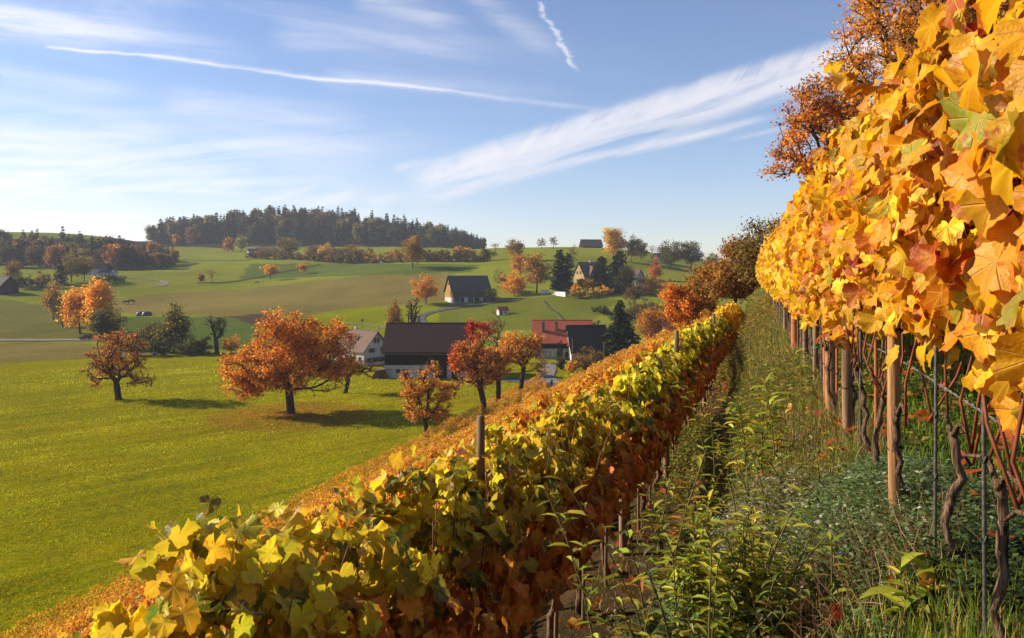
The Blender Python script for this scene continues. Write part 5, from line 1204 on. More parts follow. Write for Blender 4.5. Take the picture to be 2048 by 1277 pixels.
def cow(label, loc, rz, mat='cow_dark', s=1.0):
    t = thing('cow', label, 'cow', loc, rz, 'grazing cows' if 'cows' in label else None, s)
    J = dict(rump=((-.75, 0, 1.12), (.24, .27)), loin=((-.2, 0, 1.1), (.27, .33)), chest=((.45, 0, 1.05), (.26, .34)), neck=((.85, 0, 1.05), .17), poll=((1.15, 0, .78), .13), muzzle=((1.38, 0, .5), .085),
             tailb=((-1.0, 0, 1.2), .05), tail=((-1.08, 0, .6), .03), earl=((1.12, .2, .86), .04), earr=((1.12, -.2, .86), .04))
    E = [('rump', 'loin'), ('loin', 'chest'), ('chest', 'neck'), ('neck', 'poll'), ('poll', 'muzzle'), ('rump', 'tailb'), ('tailb', 'tail'), ('poll', 'earl'), ('poll', 'earr')]
    for sg, n_ in ((1, 'l'), (-1, 'r')):
        J['hk'+n_] = ((-.72, sg*.2, .78), .13); J['hh'+n_] = ((-.92, sg*.2, .45), .065); J['hf'+n_] = ((-.84, sg*.2, .05), .05)
        J['fk'+n_] = ((.5, sg*.19, .68), .10); J['fw'+n_] = ((.52, sg*.19, .4), .06); J['ff'+n_] = ((.5, sg*.19, .05), .05)
        E += [('rump', 'hk'+n_), ('hk'+n_, 'hh'+n_), ('hh'+n_, 'hf'+n_), ('chest', 'fk'+n_), ('fk'+n_, 'fw'+n_), ('fw'+n_, 'ff'+n_)]
    skin('body', J, E, mat, t)
cow('dark cow grazing on the far olive pasture, left of two', P(252, 609), R(200), s=1.25); cow('dark cow grazing on the far olive pasture, right of two', P(263, 608), R(10), s=1.4)
cow('dark calf below the larger orange slope tree', P(514, 568), R(0), s=1.0); cow('pale calf below the larger orange slope tree', P(525, 567.5), R(30), 'cow_pale', .9)
def car(label, loc, rz, paint):
    t = thing('parked_car' if 'parked' in label else 'car', label, 'car', loc, rz)
    b = MB(); b.prism([(-2.1, .30), (2.1, .28), (2.14, .62), (1.95, .82), (1.0, .92), (.35, 1.40), (-1.0, 1.44), (-1.75, 1.0), (-2.1, .92), (-2.16, .6)], -.84, .84); b.build('body', M[paint], t)
    for s in (-1, 1):
        w_ = MB(); y0, y1 = (s*.842, s*.855) if s > 0 else (s*.855, s*.842); w_.prism([(.88, .95), (.33, 1.33), (-.95, 1.36), (-1.5, 1.0)], y0, y1); w_.build('window', M['glass'], t)
        for x in (-1.32, 1.3):
            wh = MB(); wh.tube([(x, s*.70, .31), (x, s*.87, .31)], .31, 14); tw = wh.build('wheel', M['tyre'], t)
            ri = MB(); ri.tube([(x, s*.871, .31), (x, s*.885, .31)], .17, 10); ri.build('rim', M['metal'], tw)
    for s in (-.55, .55):
        l_ = MB(); l_.box(2.06, 2.15, s-.17, s+.17, .58, .72); l_.build('headlight', M['paint_white'], t)
    for xs in ([(1.02, .93), (.40, 1.36)], [(-1.05, 1.41), (-1.72, 1.02)]):
        (x0, z0), (x1, z1) = xs; g_ = MB(); sg = 1 if x0 > 0 else -1
        g_.add([(x0+.03, -.72, z0+.02), (x0+.03, .72, z0+.02), (x1+.03*sg, .66, z1+.02), (x1+.03*sg, -.66, z1+.02)], [(0, 1, 2, 3)]); g_.build('windscreen', M['glass'], t)
p = P(173, 681); p.z += .27; car('black car on the valley road at the left grove', p, R(180), 'car_black')
p = P(321, 711); p.z += .02; car('silver car parked in the shade of the dark hedge', p, R(5), 'car_silver')
for px, lab in ((282, 'dark tarpaulin-covered heap on the pasture, left of two'), (294, 'dark tarpaulin-covered heap on the pasture, right of two')):
    p = P(px, 632); t = thing('covered_heap', lab, 'heap', p, R(15)); b = MB(); rs2 = np.random.default_rng(px)
    n1, n2 = 14, 8; vs = []
    for i in range(n2):
        fz = i/(n2-1)
        for j in range(n1):
            a = 2*math.pi*j/n1; r_ = math.cos(fz*1.45)**.7
            vs.append((math.cos(a)*2.1*r_*(1+rs2.normal(0, .05)), math.sin(a)*1.4*r_*(1+rs2.normal(0, .05)), -.15+1.9*math.sin(fz*1.5)))
    b.add(vs, [(i*n1+j, i*n1+(j+1) % n1, (i+1)*n1+(j+1) % n1, (i+1)*n1+j) for i in range(n2-1) for j in range(n1)]+[tuple(range((n2-1)*n1, n2*n1))]); b.build('cover', M['tarp'], t, True)
    w_ = MB()
    for a in (0.4, 2.1, 3.9, 5.4): w_.tube([(math.cos(a)*1.7, math.sin(a)*1.15, 1.02), (math.cos(a)*1.95+.05, math.sin(a)*1.3, 1.0)], .22, 8)
    w_.build('weights', M['tyre'], t)

# ------------------------------------------------------------------ vineyard
GT = {k: [grape_template(np.random.default_rng(200+i), k) for i in range(n_)] for k, n_ in (('hi', 12), ('mid', 10), ('lo', 8))}
PAL_R = [(6, (.70, .40, .016), 0), (4.5, (.68, .31, .014), 0), (3.2, (.74, .51, .03), 0), (1.8, (.50, .13, .014), 0), (.45, (.34, .025, .014), 0), (.7, (.24, .09, .03), 0), (.35, (.32, .30, .04), 0)]
PAL_LOW = [(5, (.60, .24, .025), 0), (4, (.64, .36, .04), 0), (2.5, (.46, .14, .022), 0), (1.2, (.28, .085, .02), 0), (1.2, (.56, .46, .06), 0)]
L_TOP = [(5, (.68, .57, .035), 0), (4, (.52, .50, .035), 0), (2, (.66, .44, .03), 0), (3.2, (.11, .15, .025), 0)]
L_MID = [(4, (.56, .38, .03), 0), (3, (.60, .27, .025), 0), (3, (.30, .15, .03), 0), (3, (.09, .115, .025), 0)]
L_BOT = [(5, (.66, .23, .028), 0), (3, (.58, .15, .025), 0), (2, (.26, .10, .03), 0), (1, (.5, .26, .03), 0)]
def foliage(rs, n, length, z0, z1, thick, size, res, pal=None, three=False, lean=0.0, shoots=0, over=.25, mat='leaf', hang=1.0, topfray=.12):
    x = rs.uniform(-length/2-over*.3, length/2+over*.3, n)
    zt = rs.beta(1.25, 1.15, n); z = z0+(z1-z0)*zt
    edge = vnoise(x*1.0+rs.uniform(0, 90), x*0+rs.uniform(0, 90), .33, 5)
    z = z+topfray*edge*4*(zt-.3)+.30*vnoise(x+rs.uniform(0, 90), x*0+rs.uniform(0, 90), .16, 6)*(1-zt)**3
    prof = np.sin(np.pi*np.clip(zt, .06, .94))**.5
    y = rs.normal(0, 1, n); y = np.clip(y, -1.7, 1.7)*thick*prof+lean*zt
    side = np.sign(y-lean*zt+rs.normal(0, thick*.45, n))
    N = np.c_[rs.normal(0, .42, n), side*1.0+rs.normal(0, .35, n), .45+rs.normal(0, .42, n)+.5*(zt > .86)]
    T = np.c_[rs.normal(0, .45, n), side*.35+rs.normal(0, .25, n), -hang+rs.normal(0, .4, n)]
    Pp = np.c_[x, y, z]
    if shoots:
        for _ in range(shoots):
            x0 = rs.uniform(-length/2, length/2); d = np.array([rs.normal(0, .35), rs.uniform(.1, .9) if lean else rs.normal(0, .3), rs.uniform(.5, 1.0)]); m_ = int(rs.integers(4, 9)); ln = rs.uniform(.16, .42)
            s_ = np.linspace(.1, 1, m_)[:, None]
            Q = np.array([x0, lean, z1-.12])+d*ln*s_+np.array([0, 0, -.28])*s_**2*ln+rs.normal(0, .03, (m_, 3))
            Pp = np.r_[Pp, Q]; N = np.r_[N, np.c_[rs.normal(0, .5, m_), rs.normal(.1, .5, m_), .8+rs.normal(0, .3, m_)]]; T = np.r_[T, np.c_[rs.normal(0, .6, m_), rs.normal(.2, .5, m_), -.5+rs.normal(0, .3, m_)]]
    k = len(Pp)
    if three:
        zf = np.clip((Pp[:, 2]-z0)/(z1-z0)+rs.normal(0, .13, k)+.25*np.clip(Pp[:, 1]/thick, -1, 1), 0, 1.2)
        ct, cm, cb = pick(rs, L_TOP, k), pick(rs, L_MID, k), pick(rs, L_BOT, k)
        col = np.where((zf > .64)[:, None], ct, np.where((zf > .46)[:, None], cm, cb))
    else: col = pick(rs, pal, k)
    v, f, c, l_ = scatter(GT[res] if res != 'quad' else QT, Pp, N, T, size*rs.uniform(.65, 1.2, k), col, rs)
    return mesh_np('foliage', v, f, M[mat], col=c, luv=l_ if mat == 'leaf_near' else None, smooth=(res != 'lo' and res != 'quad'))
def vine_wood(rs, head=.74, length=.65, ncane=5, top=1.75, r0=.016, kink=.05, k=7):
    """a knotty trunk with its short cordon, and the canes as separate meshes"""
    n = 13; pts = []; x = y = 0.0
    for i in range(n):
        pts.append((x, y, -.12+(head+.12)*i/(n-1))); x += rs.normal(0, kink*.36); y += rs.normal(0, kink*.26)
    rad = [r0*(1.35-.5*i/(n-1))*rs.uniform(.72, 1.42) for i in range(n)]; rad[-1] = r0*1.35; rad[-2] = r0*1.25
    b = MB(); b.tube(pts, rad, k)
    hx, hy, hz = pts[-1]; ends = []
    for s in (-1, 1):
        arm = [(hx, hy, hz-.02), (hx+s*length*.16, hy, hz+.05), (hx+s*length*.32, hy+rs.normal(0, .02), hz+.03), (hx+s*length*.46, hy, hz-.02)]
        b.tube(arm, [r0*.8, r0*.6, r0*.45, r0*.35], 6); ends += arm[1:]
    ends.append((hx, hy, hz))
    me = bpy.data.meshes.new('trunk'); me.from_pydata(b.v, [], b.f); me.materials.append(M['vine_bark']); me.polygons.foreach_set('use_smooth', [True]*len(me.polygons))
    canes = []
    for c in range(ncane):
        p0 = Vector(ends[int(rs.integers(0, len(ends)))]); d = Vector((rs.normal(0, .18), rs.normal(0, .09), 1)); b = MB(); q = p0.copy(); pp = []; m_ = 7
        bow = Vector((rs.normal(0, .12), rs.normal(0, .10), 0))
        for i in range(m_):
            s_ = i/(m_-1); pp.append(p0+d*(top-p0.z)*s_+bow*math.sin(math.pi*min(1, s_*2.2))*.6*(1-s_)+Vector((rs.normal(0, .012), rs.normal(0, .012), 0)))
        b.tube(pp, [.0058*(1-.55*i/(m_-1)) for i in range(m_)], 5)
        mc = bpy.data.meshes.new('cane'); mc.from_pydata(b.v, [], b.f); mc.materials.append(M['cane']); mc.polygons.foreach_set('use_smooth', [True]*len(mc.polygons)); canes.append(mc)
    return me, canes
def row_x(o, y): return o+row_shift(y)+ROWT*y
def row_r(y): return 0.74+ROWT*y
def vine_thing(label, loc, wood, fol, group, name='grapevine', scale=1.0):
    t = thing(name, label, 'grapevine', loc, ROW_ANG, group, scale)
    obj('trunk', wood[0], t)
    for c in wood[1]: obj('cane', c, t)
    obj('foliage', fol, t)
    return t
def stake(name, label, loc, h, r, mat, ties=(), tilt=(0, 0), group=None, k=10, tie='tie', cap=False):
    t = thing(name, label, 'stake' if r < .022 else 'post', loc, ROW_ANG, group)
    rr2 = np.random.default_rng(int(abs(loc[1])*991)+7)
    n = 6; b = MB(); b.tube([(tilt[0]*i/(n-1)*h+rr2.normal(0, r*.06), tilt[1]*i/(n-1)*h+rr2.normal(0, r*.06), -.25+(h+.25)*i/(n-1)) for i in range(n)], [r*rr2.uniform(.95, 1.06) for _ in range(n)], k)
    b.build('shaft', M[mat], t, True)
    for z in ties:
        q = MB(); a = np.linspace(0, 2*math.pi, 13)
        q.tube([((r*1.12)*math.cos(x)+tilt[0]*z, (r*1.12)*math.sin(x)+tilt[1]*z, z+.012*math.sin(x*2)) for x in a], .004, 5); q.build('tie', M[tie], t)
    return t
rs = np.random.default_rng(21)
# right hand row, golden in the sun
yR = 1.05; i = 0
midR = [(vine_wood(np.random.default_rng(500+k)), foliage(np.random.default_rng(520+k), 470, .65, .62, 2.0, .18, .078, 'mid', PAL_R, shoots=2, topfray=.25)) for k in range(6)]
while yR < 29.5:
    x = row_r(yR); p = drop(x, yR)
    if yR < 8.0:
        zlo = np.interp(yR, [1.5, 4.2, 6, 9], [1.0, .98, .86, .68])
        wood = vine_wood(rs, head=.56, ncane=5, r0=.0135, kink=.06)
        fol = foliage(rs, 560, .65, zlo, float(np.interp(yR, [1, 5, 8], [1.80, 1.90, 1.96])), .18, .072, 'hi', PAL_R, shoots=1, topfray=.26, mat='leaf_near')
        if yR < 2.6: lab = 'golden grapevine nearest the camera at the right edge, vine %s' % ('first', 'second', 'third')[min(i, 2)] if False else None
        t = vine_thing('x', p, wood, fol, 'vines of the golden right-hand row')
    else:
        wood, fol = midR[int(rs.integers(0, 6))]
        t = vine_thing('x', p, wood, fol, 'vines of the golden right-hand row', scale=(1, 1, rs.uniform(.96, 1.04)*float(np.interp(yR, [8, 29], [1.0, .86]))))
    t['label'] = 'golden-orange grapevine in the sunlit row along the right of the path'
    yR += .65; i += 1
# its stakes and posts
stake('wooden_post', 'thick peeled honey-coloured wooden post with two black ties, nearest of the golden row', drop(row_r(3.63)-.055, 3.62), 1.75, .028, 'post_new', (.42, .95), tilt=(-.01, .012))
for Y, h, r, mat, lab in [(5.55, 1.5, .034, 'post_old', 'dark weathered post second from the camera in the golden row'), (6.55, 1.7, .043, 'post_new', 'thick tall peeled post among the slender ones of the golden row'), (6.9, 1.5, .026, 'post_red', 'thin reddish post just left of the thick tall peeled one'),
                          (8.0, 1.4, .026, 'post_old', 'greyish post with two green ties in the golden row'), (9.3, 1.5, .03, 'post_old', 'weathered post between the green-tied one and the rust red one'), (11.2, 1.6, .052, 'post_red', 'stout rust red post in the far half of the golden row'), (14.0, 1.5, .036, 'post_old', 'thin weathered post beyond the rust red one in the golden row'), (19.0, 1.5, .04, 'post_old', 'last post towards the far end of the golden row')]:
    stake('wooden_post', lab, drop(row_r(Y)-.03, Y), h, r, mat, (.4, .85), tilt=(rs.normal(0, .015), rs.normal(0, .012)), tie='tie_green' if 'green' in lab and 'between' not in lab else 'tie')
yS = 1.75; i = 0
SM = ['metal', 'metal', 'metal', 'metal', 'post_red', 'metal', 'post_old', 'post_red']
while yS < 28:
    near = yS < 4
    stake('vine_stake', {0: 'x', }.get(i, 'slim stake holding a vine of the golden right-hand row'), drop(row_r(yS)-.015, yS), 1.15 if near else 1.3, 0.0065 if near else .010, SM[i % 8] if not near else 'metal', (.38, .62), tilt=(rs.normal(0, .02), rs.normal(0, .015)), group='stakes of the golden row')['label'] = 'slim stake holding a vine of the golden right-hand row'
    yS += .65; i += 1
def wire_line(label, fx, zoff, y0, y1, step, r=.0022, name='trellis_wire', twist=False):
    ys = np.arange(y0, y1, step); pts = []
    for y in ys:
        x = fx(y); pts.append((x, y, gz(x, y)+zoff+.01*math.sin(y*2.1)))
    b = MB(); b.tube(pts, r, 5)
    if twist:
        t2 = np.arange(y0, min(y1, 9), .012); xs = np.array([fx(y) for y in t2]); zz = np.interp(t2, ys, [q[2] for q in pts])
        b.tube([(x+.005*math.cos(y*90), y, z+.005*math.sin(y*90)) for x, y, z in zip(xs, t2, zz)], r*.8, 4)
    o = b.build(name, M['wire'], None, True); tag(o, label, 'wire')
wire_line('twisted lower wire running through the vine heads of the golden row', row_r, .72, 1.0, 29, .65, twist=True)
wire_line('upper wire hidden in the leaves of the golden row', row_r, 1.5, 1.0, 29, .65)
# left hand row, backlit
LO = -1.45
yL = 3.05; i = 0
woodL = [vine_wood(np.random.default_rng(540+k), head=.72, length=.9, ncane=4, r0=.024, kink=.08) for k in range(4)]
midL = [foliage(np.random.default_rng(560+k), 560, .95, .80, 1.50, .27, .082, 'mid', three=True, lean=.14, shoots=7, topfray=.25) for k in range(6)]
goldL = [foliage(np.random.default_rng(570+k), 420, .95, .62, 1.80, .24, .09, 'mid', GP, lean=.1, shoots=4) for k, GP in enumerate([PAL_R[:3]+L_TOP[:1], PAL_R[:4]])]
while yL < 38:
    x = row_x(LO, yL); p = drop(x, yL)
    if yL < 8.2:
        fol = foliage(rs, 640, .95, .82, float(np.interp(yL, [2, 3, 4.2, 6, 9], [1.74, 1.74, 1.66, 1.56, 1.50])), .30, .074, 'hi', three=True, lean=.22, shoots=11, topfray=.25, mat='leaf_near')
        wood = vine_wood(rs, head=.72, length=.9, ncane=4, r0=.024, kink=.08)
        t = vine_thing('x', p, wood, fol, None)
    else:
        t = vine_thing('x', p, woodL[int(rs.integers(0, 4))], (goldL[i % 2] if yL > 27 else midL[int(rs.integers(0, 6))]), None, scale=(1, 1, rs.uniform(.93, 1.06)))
    t['group'] = 'vines of the backlit left-hand row'
    t['label'] = 'backlit grapevine with yellow-green top and rusty underside in the row left of the path'
    if yL > 27: t['label'] = 'golden grapevine at the far end of the row left of the path'; t['group'] = 'golden vines at the far end of the left-hand row'
    yL += .95; i += 1
stake('wooden_post', 'dark weathered post end standing up out of the yellow leaves, nearest of the left row', drop(row_x(LO, 5.0)-.16, 5.25), 2.02, .029, 'post_old', tilt=(0, .01))
stake('wooden_post', 'brown post top standing up out of the left row, farther away', drop(row_x(LO, 13.0), 13.0), 1.95, .036, 'post_old')
stake('wooden_post', 'small post top at the far end of the left row', drop(row_x(LO, 22.0), 22.0), 1.9, .04, 'post_old')
yS = 3.4; i = 0
while yS < 32:
    thick = i % 4 == 2
    stake('wooden_post' if thick else 'vine_stake', 'short thick post at the shaded foot of the left row' if thick else 'thin stake at the shaded foot of the left row', drop(row_x(LO, yS)+.05, yS), 1.2, .042 if thick else .015, 'post_old', tilt=(rs.normal(0, .03), rs.normal(0, .02)), group='thick posts of the left row' if thick else 'thin stakes of the left row', k=8)
    yS += .8; i += 1
wire_line('lower wire along the left-hand row', lambda y: row_x(LO, y), .74, 1.3, 37, .6)
# the rows below, down to the meadow
spots = []
for k in range(1, 21):
    o = LO-2.03*k
    y0 = max(1.5, (abs(o)-2.5)/.97); y1 = 45+2.7*abs(o)-(0 if k > 2 else 3)
    y = y0+rs.uniform(0, .9)
    while y < y1:
        x = row_x(o, y); spots.append((math.hypot(x, y), x, y, k)); y += 1.0
spots.sort()
low_f = [foliage(np.random.default_rng(580+k), 420, 1.05, .45, 1.62, .26, .078, 'lo', PAL_LOW, shoots=3) for k in range(6)]
low_w = [vine_wood(np.random.default_rng(590+k), head=.7, length=.95, ncane=2, r0=.03, k=5) for k in range(3)]
nI = 205
for d, x, y, k in spots[:nI]:
    t = vine_thing('orange and gold grapevine in the dense rows stepping down the slope to the meadow', drop(x, y), low_w[int(rs.integers(0, 3))], low_f[int(rs.integers(0, 6))], 'vines of the lower rows', scale=(1, 1, rs.uniform(.9, 1.08)))
rest = spots[nI:]
Pp, N, T, S, Cc = [], [], [], [], []
cdir, sdir = math.cos(ROW_ANG), math.sin(ROW_ANG)
for d, x, y, k in rest:
    n = 230 if d < 60 else 140; z = drop(x, y)[2]
    lx = rs.uniform(-.55, .55, n); zt = rs.beta(1.6, 1.1, n); ly = np.clip(rs.normal(0, 1, n), -1.7, 1.7)*.27*np.sin(np.pi*np.clip(zt, .08, .92))**.5
    hz = .4+(1.22+rs.normal(0, .16))*zt+rs.normal(0, .06)
    Pp.append(np.c_[x+lx*cdir-ly*sdir, y+lx*sdir+ly*cdir, z+hz]); sg = np.sign(ly)
    N.append(np.c_[-sg*sdir+rs.normal(0, .5, n), sg*cdir+rs.normal(0, .5, n), .5+rs.normal(0, .4, n)]); T.append(rs.normal(0, .5, (n, 3))+np.array([0, 0, -.7]))
    S.append((.125 if d < 60 else .17)*rs.uniform(.6, 1.25, n)); c = pick(rs, PAL_LOW, n)*rs.uniform(.8, 1.2); Cc.append(c)
v, f, c, _ = scatter(QT, np.concatenate(Pp), np.concatenate(N), np.concatenate(T), np.concatenate(S), np.concatenate(Cc), rs)
o = obj('vineyard_rows', mesh_np('vineyard_rows', v, f, M['leaf'], col=c)); o['kind'] = 'stuff'; o['label'] = 'far part of the orange vineyard on the slope'

# ------------------------------------------------------------------ grasses, weeds and litter on the bank
rs = np.random.default_rng(31)
def bank_points(n, o0, o1, y0, y1, pw=1.0):
    """points with density falling off with distance, as seen ground does"""
    y = y0*(y1/y0)**(rs.random(n)**pw); o = rs.uniform(o0, o1, n); x = o+ROWT*y+np.where(o < -.2, row_shift(y)*(1-sst(-1.0, .55, o)), 0)
    return x, y
BL = [dict(v=np.array([[-.5, 0, 0], [.5, 0, 0], [.34, .55, .10], [-.34, .55, .10], [0, 1, .42]]), f3=np.array([[3, 2, 4]]), f4=np.array([[0, 1, 2, 3]])),
      dict(v=np.array([[-.5, 0, 0], [.5, 0, 0], [.3, .6, .02], [-.3, .6, .02], [0, 1, .12]]), f3=np.array([[3, 2, 4]]), f4=np.array([[0, 1, 2, 3]]))]
def blades(name, label, x, y, hgt, wid, pal, lie=0.0):
    n = len(x); z = ground(x, y)-.01
    a = rs.uniform(0, 6.283, n)
    lean = np.abs(rs.normal(.18+lie, .28, n))
    T = np.c_[np.cos(a)*lean, np.sin(a)*lean, np.full(n, 1.0)/(1+lie*3)]; N = np.c_[np.cos(a), np.sin(a), np.zeros(n)]+rs.normal(0, .3, (n, 3))
    h = hgt*rs.uniform(.5, 1.3, n); ratio = wid/np.maximum(h, 1e-3)
    # narrow blades: scale the template sideways through the point list
    fr = frames(-N, T); cols = pick(rs, pal, n); which = rs.integers(0, 2, n)
    Vs, F3, F4, C = [], [], [], []; off = 0
    for ti in (0, 1):
        ii = np.where(which == ti)[0]; t = BL[ti]; tv = t['v'][None]*np.stack([ratio[ii], np.ones(len(ii)), np.ones(len(ii))], 1)[:, None, :]
        v = np.einsum('kva,kab->kvb', tv, fr[ii])*h[ii][:, None, None]+np.c_[x, y, z][ii][:, None]
        base_ = off+np.arange(len(ii))*5; Vs.append(v.reshape(-1, 3)); F3.append((t['f3'][None]+base_[:, None, None]).reshape(-1, 3)); F4.append((t['f4'][None]+base_[:, None, None]).reshape(-1, 4)); C.append(np.repeat(cols[ii], 5, 0)); off += 5*len(ii)
    o = obj(name, mesh_np(name, np.concatenate(Vs), [np.concatenate(F3), np.concatenate(F4)], M['grass'], col=np.concatenate(C))); o['kind'] = 'stuff'; o['label'] = label
GREEN = [(5, (0.121, 0.176, 0.027), 0), (4, (0.081, 0.121, 0.024), 0), (2, (0.216, 0.243, 0.041), 0), (1, (0.324, 0.270, 0.068), 0)]
LUSH = [(5, (0.203, 0.311, 0.027), 0), (4, (0.135, 0.216, 0.024), 0), (2, (0.324, 0.392, 0.041), 0), (.6, (0.378, 0.297, 0.081), 0)]
STRAW = [(4, (.40, .26, .10), 0), (3, (.30, .17, .06), 0), (2, (.42, .32, .16), 0), (1.5, (.26, .10, .035), 0)]
MIX = [(3, (0.176, 0.203, 0.034), 0), (4, (0.324, 0.270, 0.068), 0), (3, (0.513, 0.311, 0.095), 0), (1.5, (0.095, 0.121, 0.027), 0)]
def wd(y): return np.maximum(.0045, y*.0011)
x, y = bank_points(42000, .55, 4.6, 1.5, 40); blades('grass', 'green lawn grass beyond the golden vine row', x, y, .11+.0016*y, wd(y), LUSH)
x, y = bank_points(30000, -.55, .85, 1.6, 42); blades('grass', 'mixed green and tawny grass on the bank between the rows', x, y, .10+.004*y, wd(y)*1.3, MIX+LUSH[:1])
x, y = bank_points(10000, .05, .9, 4.9, 36); blades('tall_grass', 'longer reddish straw grass at the foot of the golden row', x, y, .20, wd(y)*1.1, STRAW+GREEN[:1], .25)
x, y = bank_points(7000, -1.6, -.6, 1.8, 36); blades('grass', 'short thin grass on the worn strip below the left row', x, y, .06, wd(y), MIX)
# tufts of meadow grass in the valley
n = 240000; y = 36*(190/36)**(rs.random(n)**.9); x = rs.uniform(-.70, .10, n)*y; o = x-ROWT*y
ok = (np.hypot(x-TBIG.x-.5, y-TBIG.y+1) > 11.5*rs.random(n)**.3) & ((o < -43-.02*y) | ((y > 110) & (o < -38))); x, y = x[ok], y[ok]; n = len(x); a = rs.uniform(0, 6.283, n)
Pz = np.c_[x, y, ground(x, y)+vnoise(x, y, 9, 3)*.22*sst(40, 80, np.hypot(x, y+12))-.03]
v, f, c, _ = scatter([dict(v=np.array([[-.35, 0, 0], [.35, 0, 0], [.1, 1, .25]]), f3=np.array([[0, 1, 2]]), f4=np.zeros((0, 4), int))], Pz, np.c_[np.cos(a), np.sin(a), np.zeros(n)], np.c_[rs.normal(0, .4, n), rs.normal(0, .4, n), np.ones(n)], (.075+.0009*y)*rs.uniform(.5, 1.3, n),
                    pick(rs, [(5, (.40, .375, .009), 0), (3, (.33, .335, .009), 0), (1.5, (.38, .35, .02), 0), (.2, (.42, .32, .08), 0)], n)*(1+.5*vnoise(x, y, 5, 12)+.8*vnoise(x*.1+y*.1, x*.9-y*.9, 2, 13))[:, None], rs)
o = obj('meadow_grass', mesh_np('meadow_grass', v, f, M['grass'], col=c)); o['kind'] = 'stuff'; o['label'] = 'short tufts of grass all over the near meadow'
# dead stalks lying in the foreground
x = rs.normal(1.45, .24, 1600); y = rs.normal(3.55, .28, 1600); blades('dry_stalks', 'dead pinkish brown stalks lying in the foreground', x, y, .24, np.full(1600, .0045), [(3, (.40, .22, .12), 0), (2, (.28, .12, .06), 0), (1, (.5, .36, .24), 0)], .9)
# ground cover: small pale-leaved herbs in mounds
def herb(name, label, cx, cy, rx, ry, nst, hmax, pal, size, tmpl):
    Pp, N, T, S = [], [], [], []
    xs = cx+rx*np.clip(rs.normal(0, .55, nst), -1.3, 1.3); ys = cy+ry*np.clip(rs.normal(0, .55, nst), -1.3, 1.3); zs = ground(xs, ys)
    for i in range(nst):
        e = math.hypot((xs[i]-cx)/rx, (ys[i]-cy)/ry); h = hmax*max(.25, 1-.5*e*e)*rs.uniform(.6, 1.15); m_ = 11
        lx, ly = rs.normal(0, .3, 2)
        s_ = np.linspace(.15, 1, m_); a = np.arange(m_)*2.4+rs.uniform(0, 6)
        Pp.append(np.c_[xs[i]+lx*h*s_, ys[i]+ly*h*s_, zs[i]+h*s_]); T.append(np.c_[np.cos(a), np.sin(a), .35+.5*s_]); N.append(np.c_[-np.cos(a)*.3, -np.sin(a)*.3, np.ones(m_)]+rs.normal(0, .2, (m_, 3))); S.append(size*rs.uniform(.7, 1.3, m_))
    Pp = np.concatenate(Pp); k = len(Pp)
    v, f, c, _ = scatter(tmpl, Pp, np.concatenate(N), np.concatenate(T), np.concatenate(S), pick(rs, pal, k), rs)
    o = obj(name, mesh_np(name, v, f, M['grass'], col=c)); o['kind'] = 'stuff'; o['label'] = label
HT = [quad_template(.55, .08), quad_template(.7, .15)]
PALE = [(4, (.17, .24, .085), 0), (4, (.11, .165, .05), 0), (1.0, (.42, .46, .32), 0)]
herb('ground_cover', 'dense mound of small pale green herbs at the foot of the nearest golden post', 1.66, 4.0, .55, .85, 4600, .20, PALE, .026, HT)
herb('ground_cover', 'pale seed-headed herbs on the bank left of the ground-cover mound', 1.45, 5.2, .45, 1.1, 1500, .32, [(3, (.30, .27, .15), 0), (3, (.14, .16, .05), 0), (2, (.42, .38, .26), 0)], .028, HT)
herb('ground_cover', 'low dark clover at the right bottom corner', 1.78, 3.05, .4, .4, 1200, .09, [(4, (.06, .10, .03), 0), (2, (.10, .14, .05), 0)], .03, HT)
herb('ground_cover', 'olive weeds covering the far bank', 3.0, 12.0, .8, 5.5, 2600, .32, MIX+GREEN, .05, HT)
herb('ground_cover', 'reddish weeds on the farthest bank', 6.6, 22.0, 1.6, 7.5, 2200, .42, MIX+[(2, (.26, .12, .035), 0)], .075, HT)
herb('ground_cover', 'low weeds on the near bank beside the path', .95, 4.6, .35, 1.6, 1500, .17, GREEN+MIX, .035, HT)
# fallen vine leaves
n = 800; x, y = bank_points(n, -1.6, 3.2, 2.9, 32); z = ground(x, y)+np.where(x-ROWT*y > -.6, .09, .03)
v, f, c, _ = scatter(GT['mid'], np.c_[x, y, z], rs.normal(0, .45, (n, 3))+np.array([0, 0, 1.0]), rs.normal(size=(n, 3)), rs.uniform(.04, .075, n), pick(rs, [(4, (.42, .10, .02), 0), (2, (.5, .2, .03), 0), (1.5, (.3, .03, .015), 0)], n), rs)
o = obj('fallen_leaves', mesh_np('fallen_leaves', v, f, M['leaf'], col=c)); o['kind'] = 'stuff'; o['label'] = 'fallen red and orange vine leaves lying in the grass'
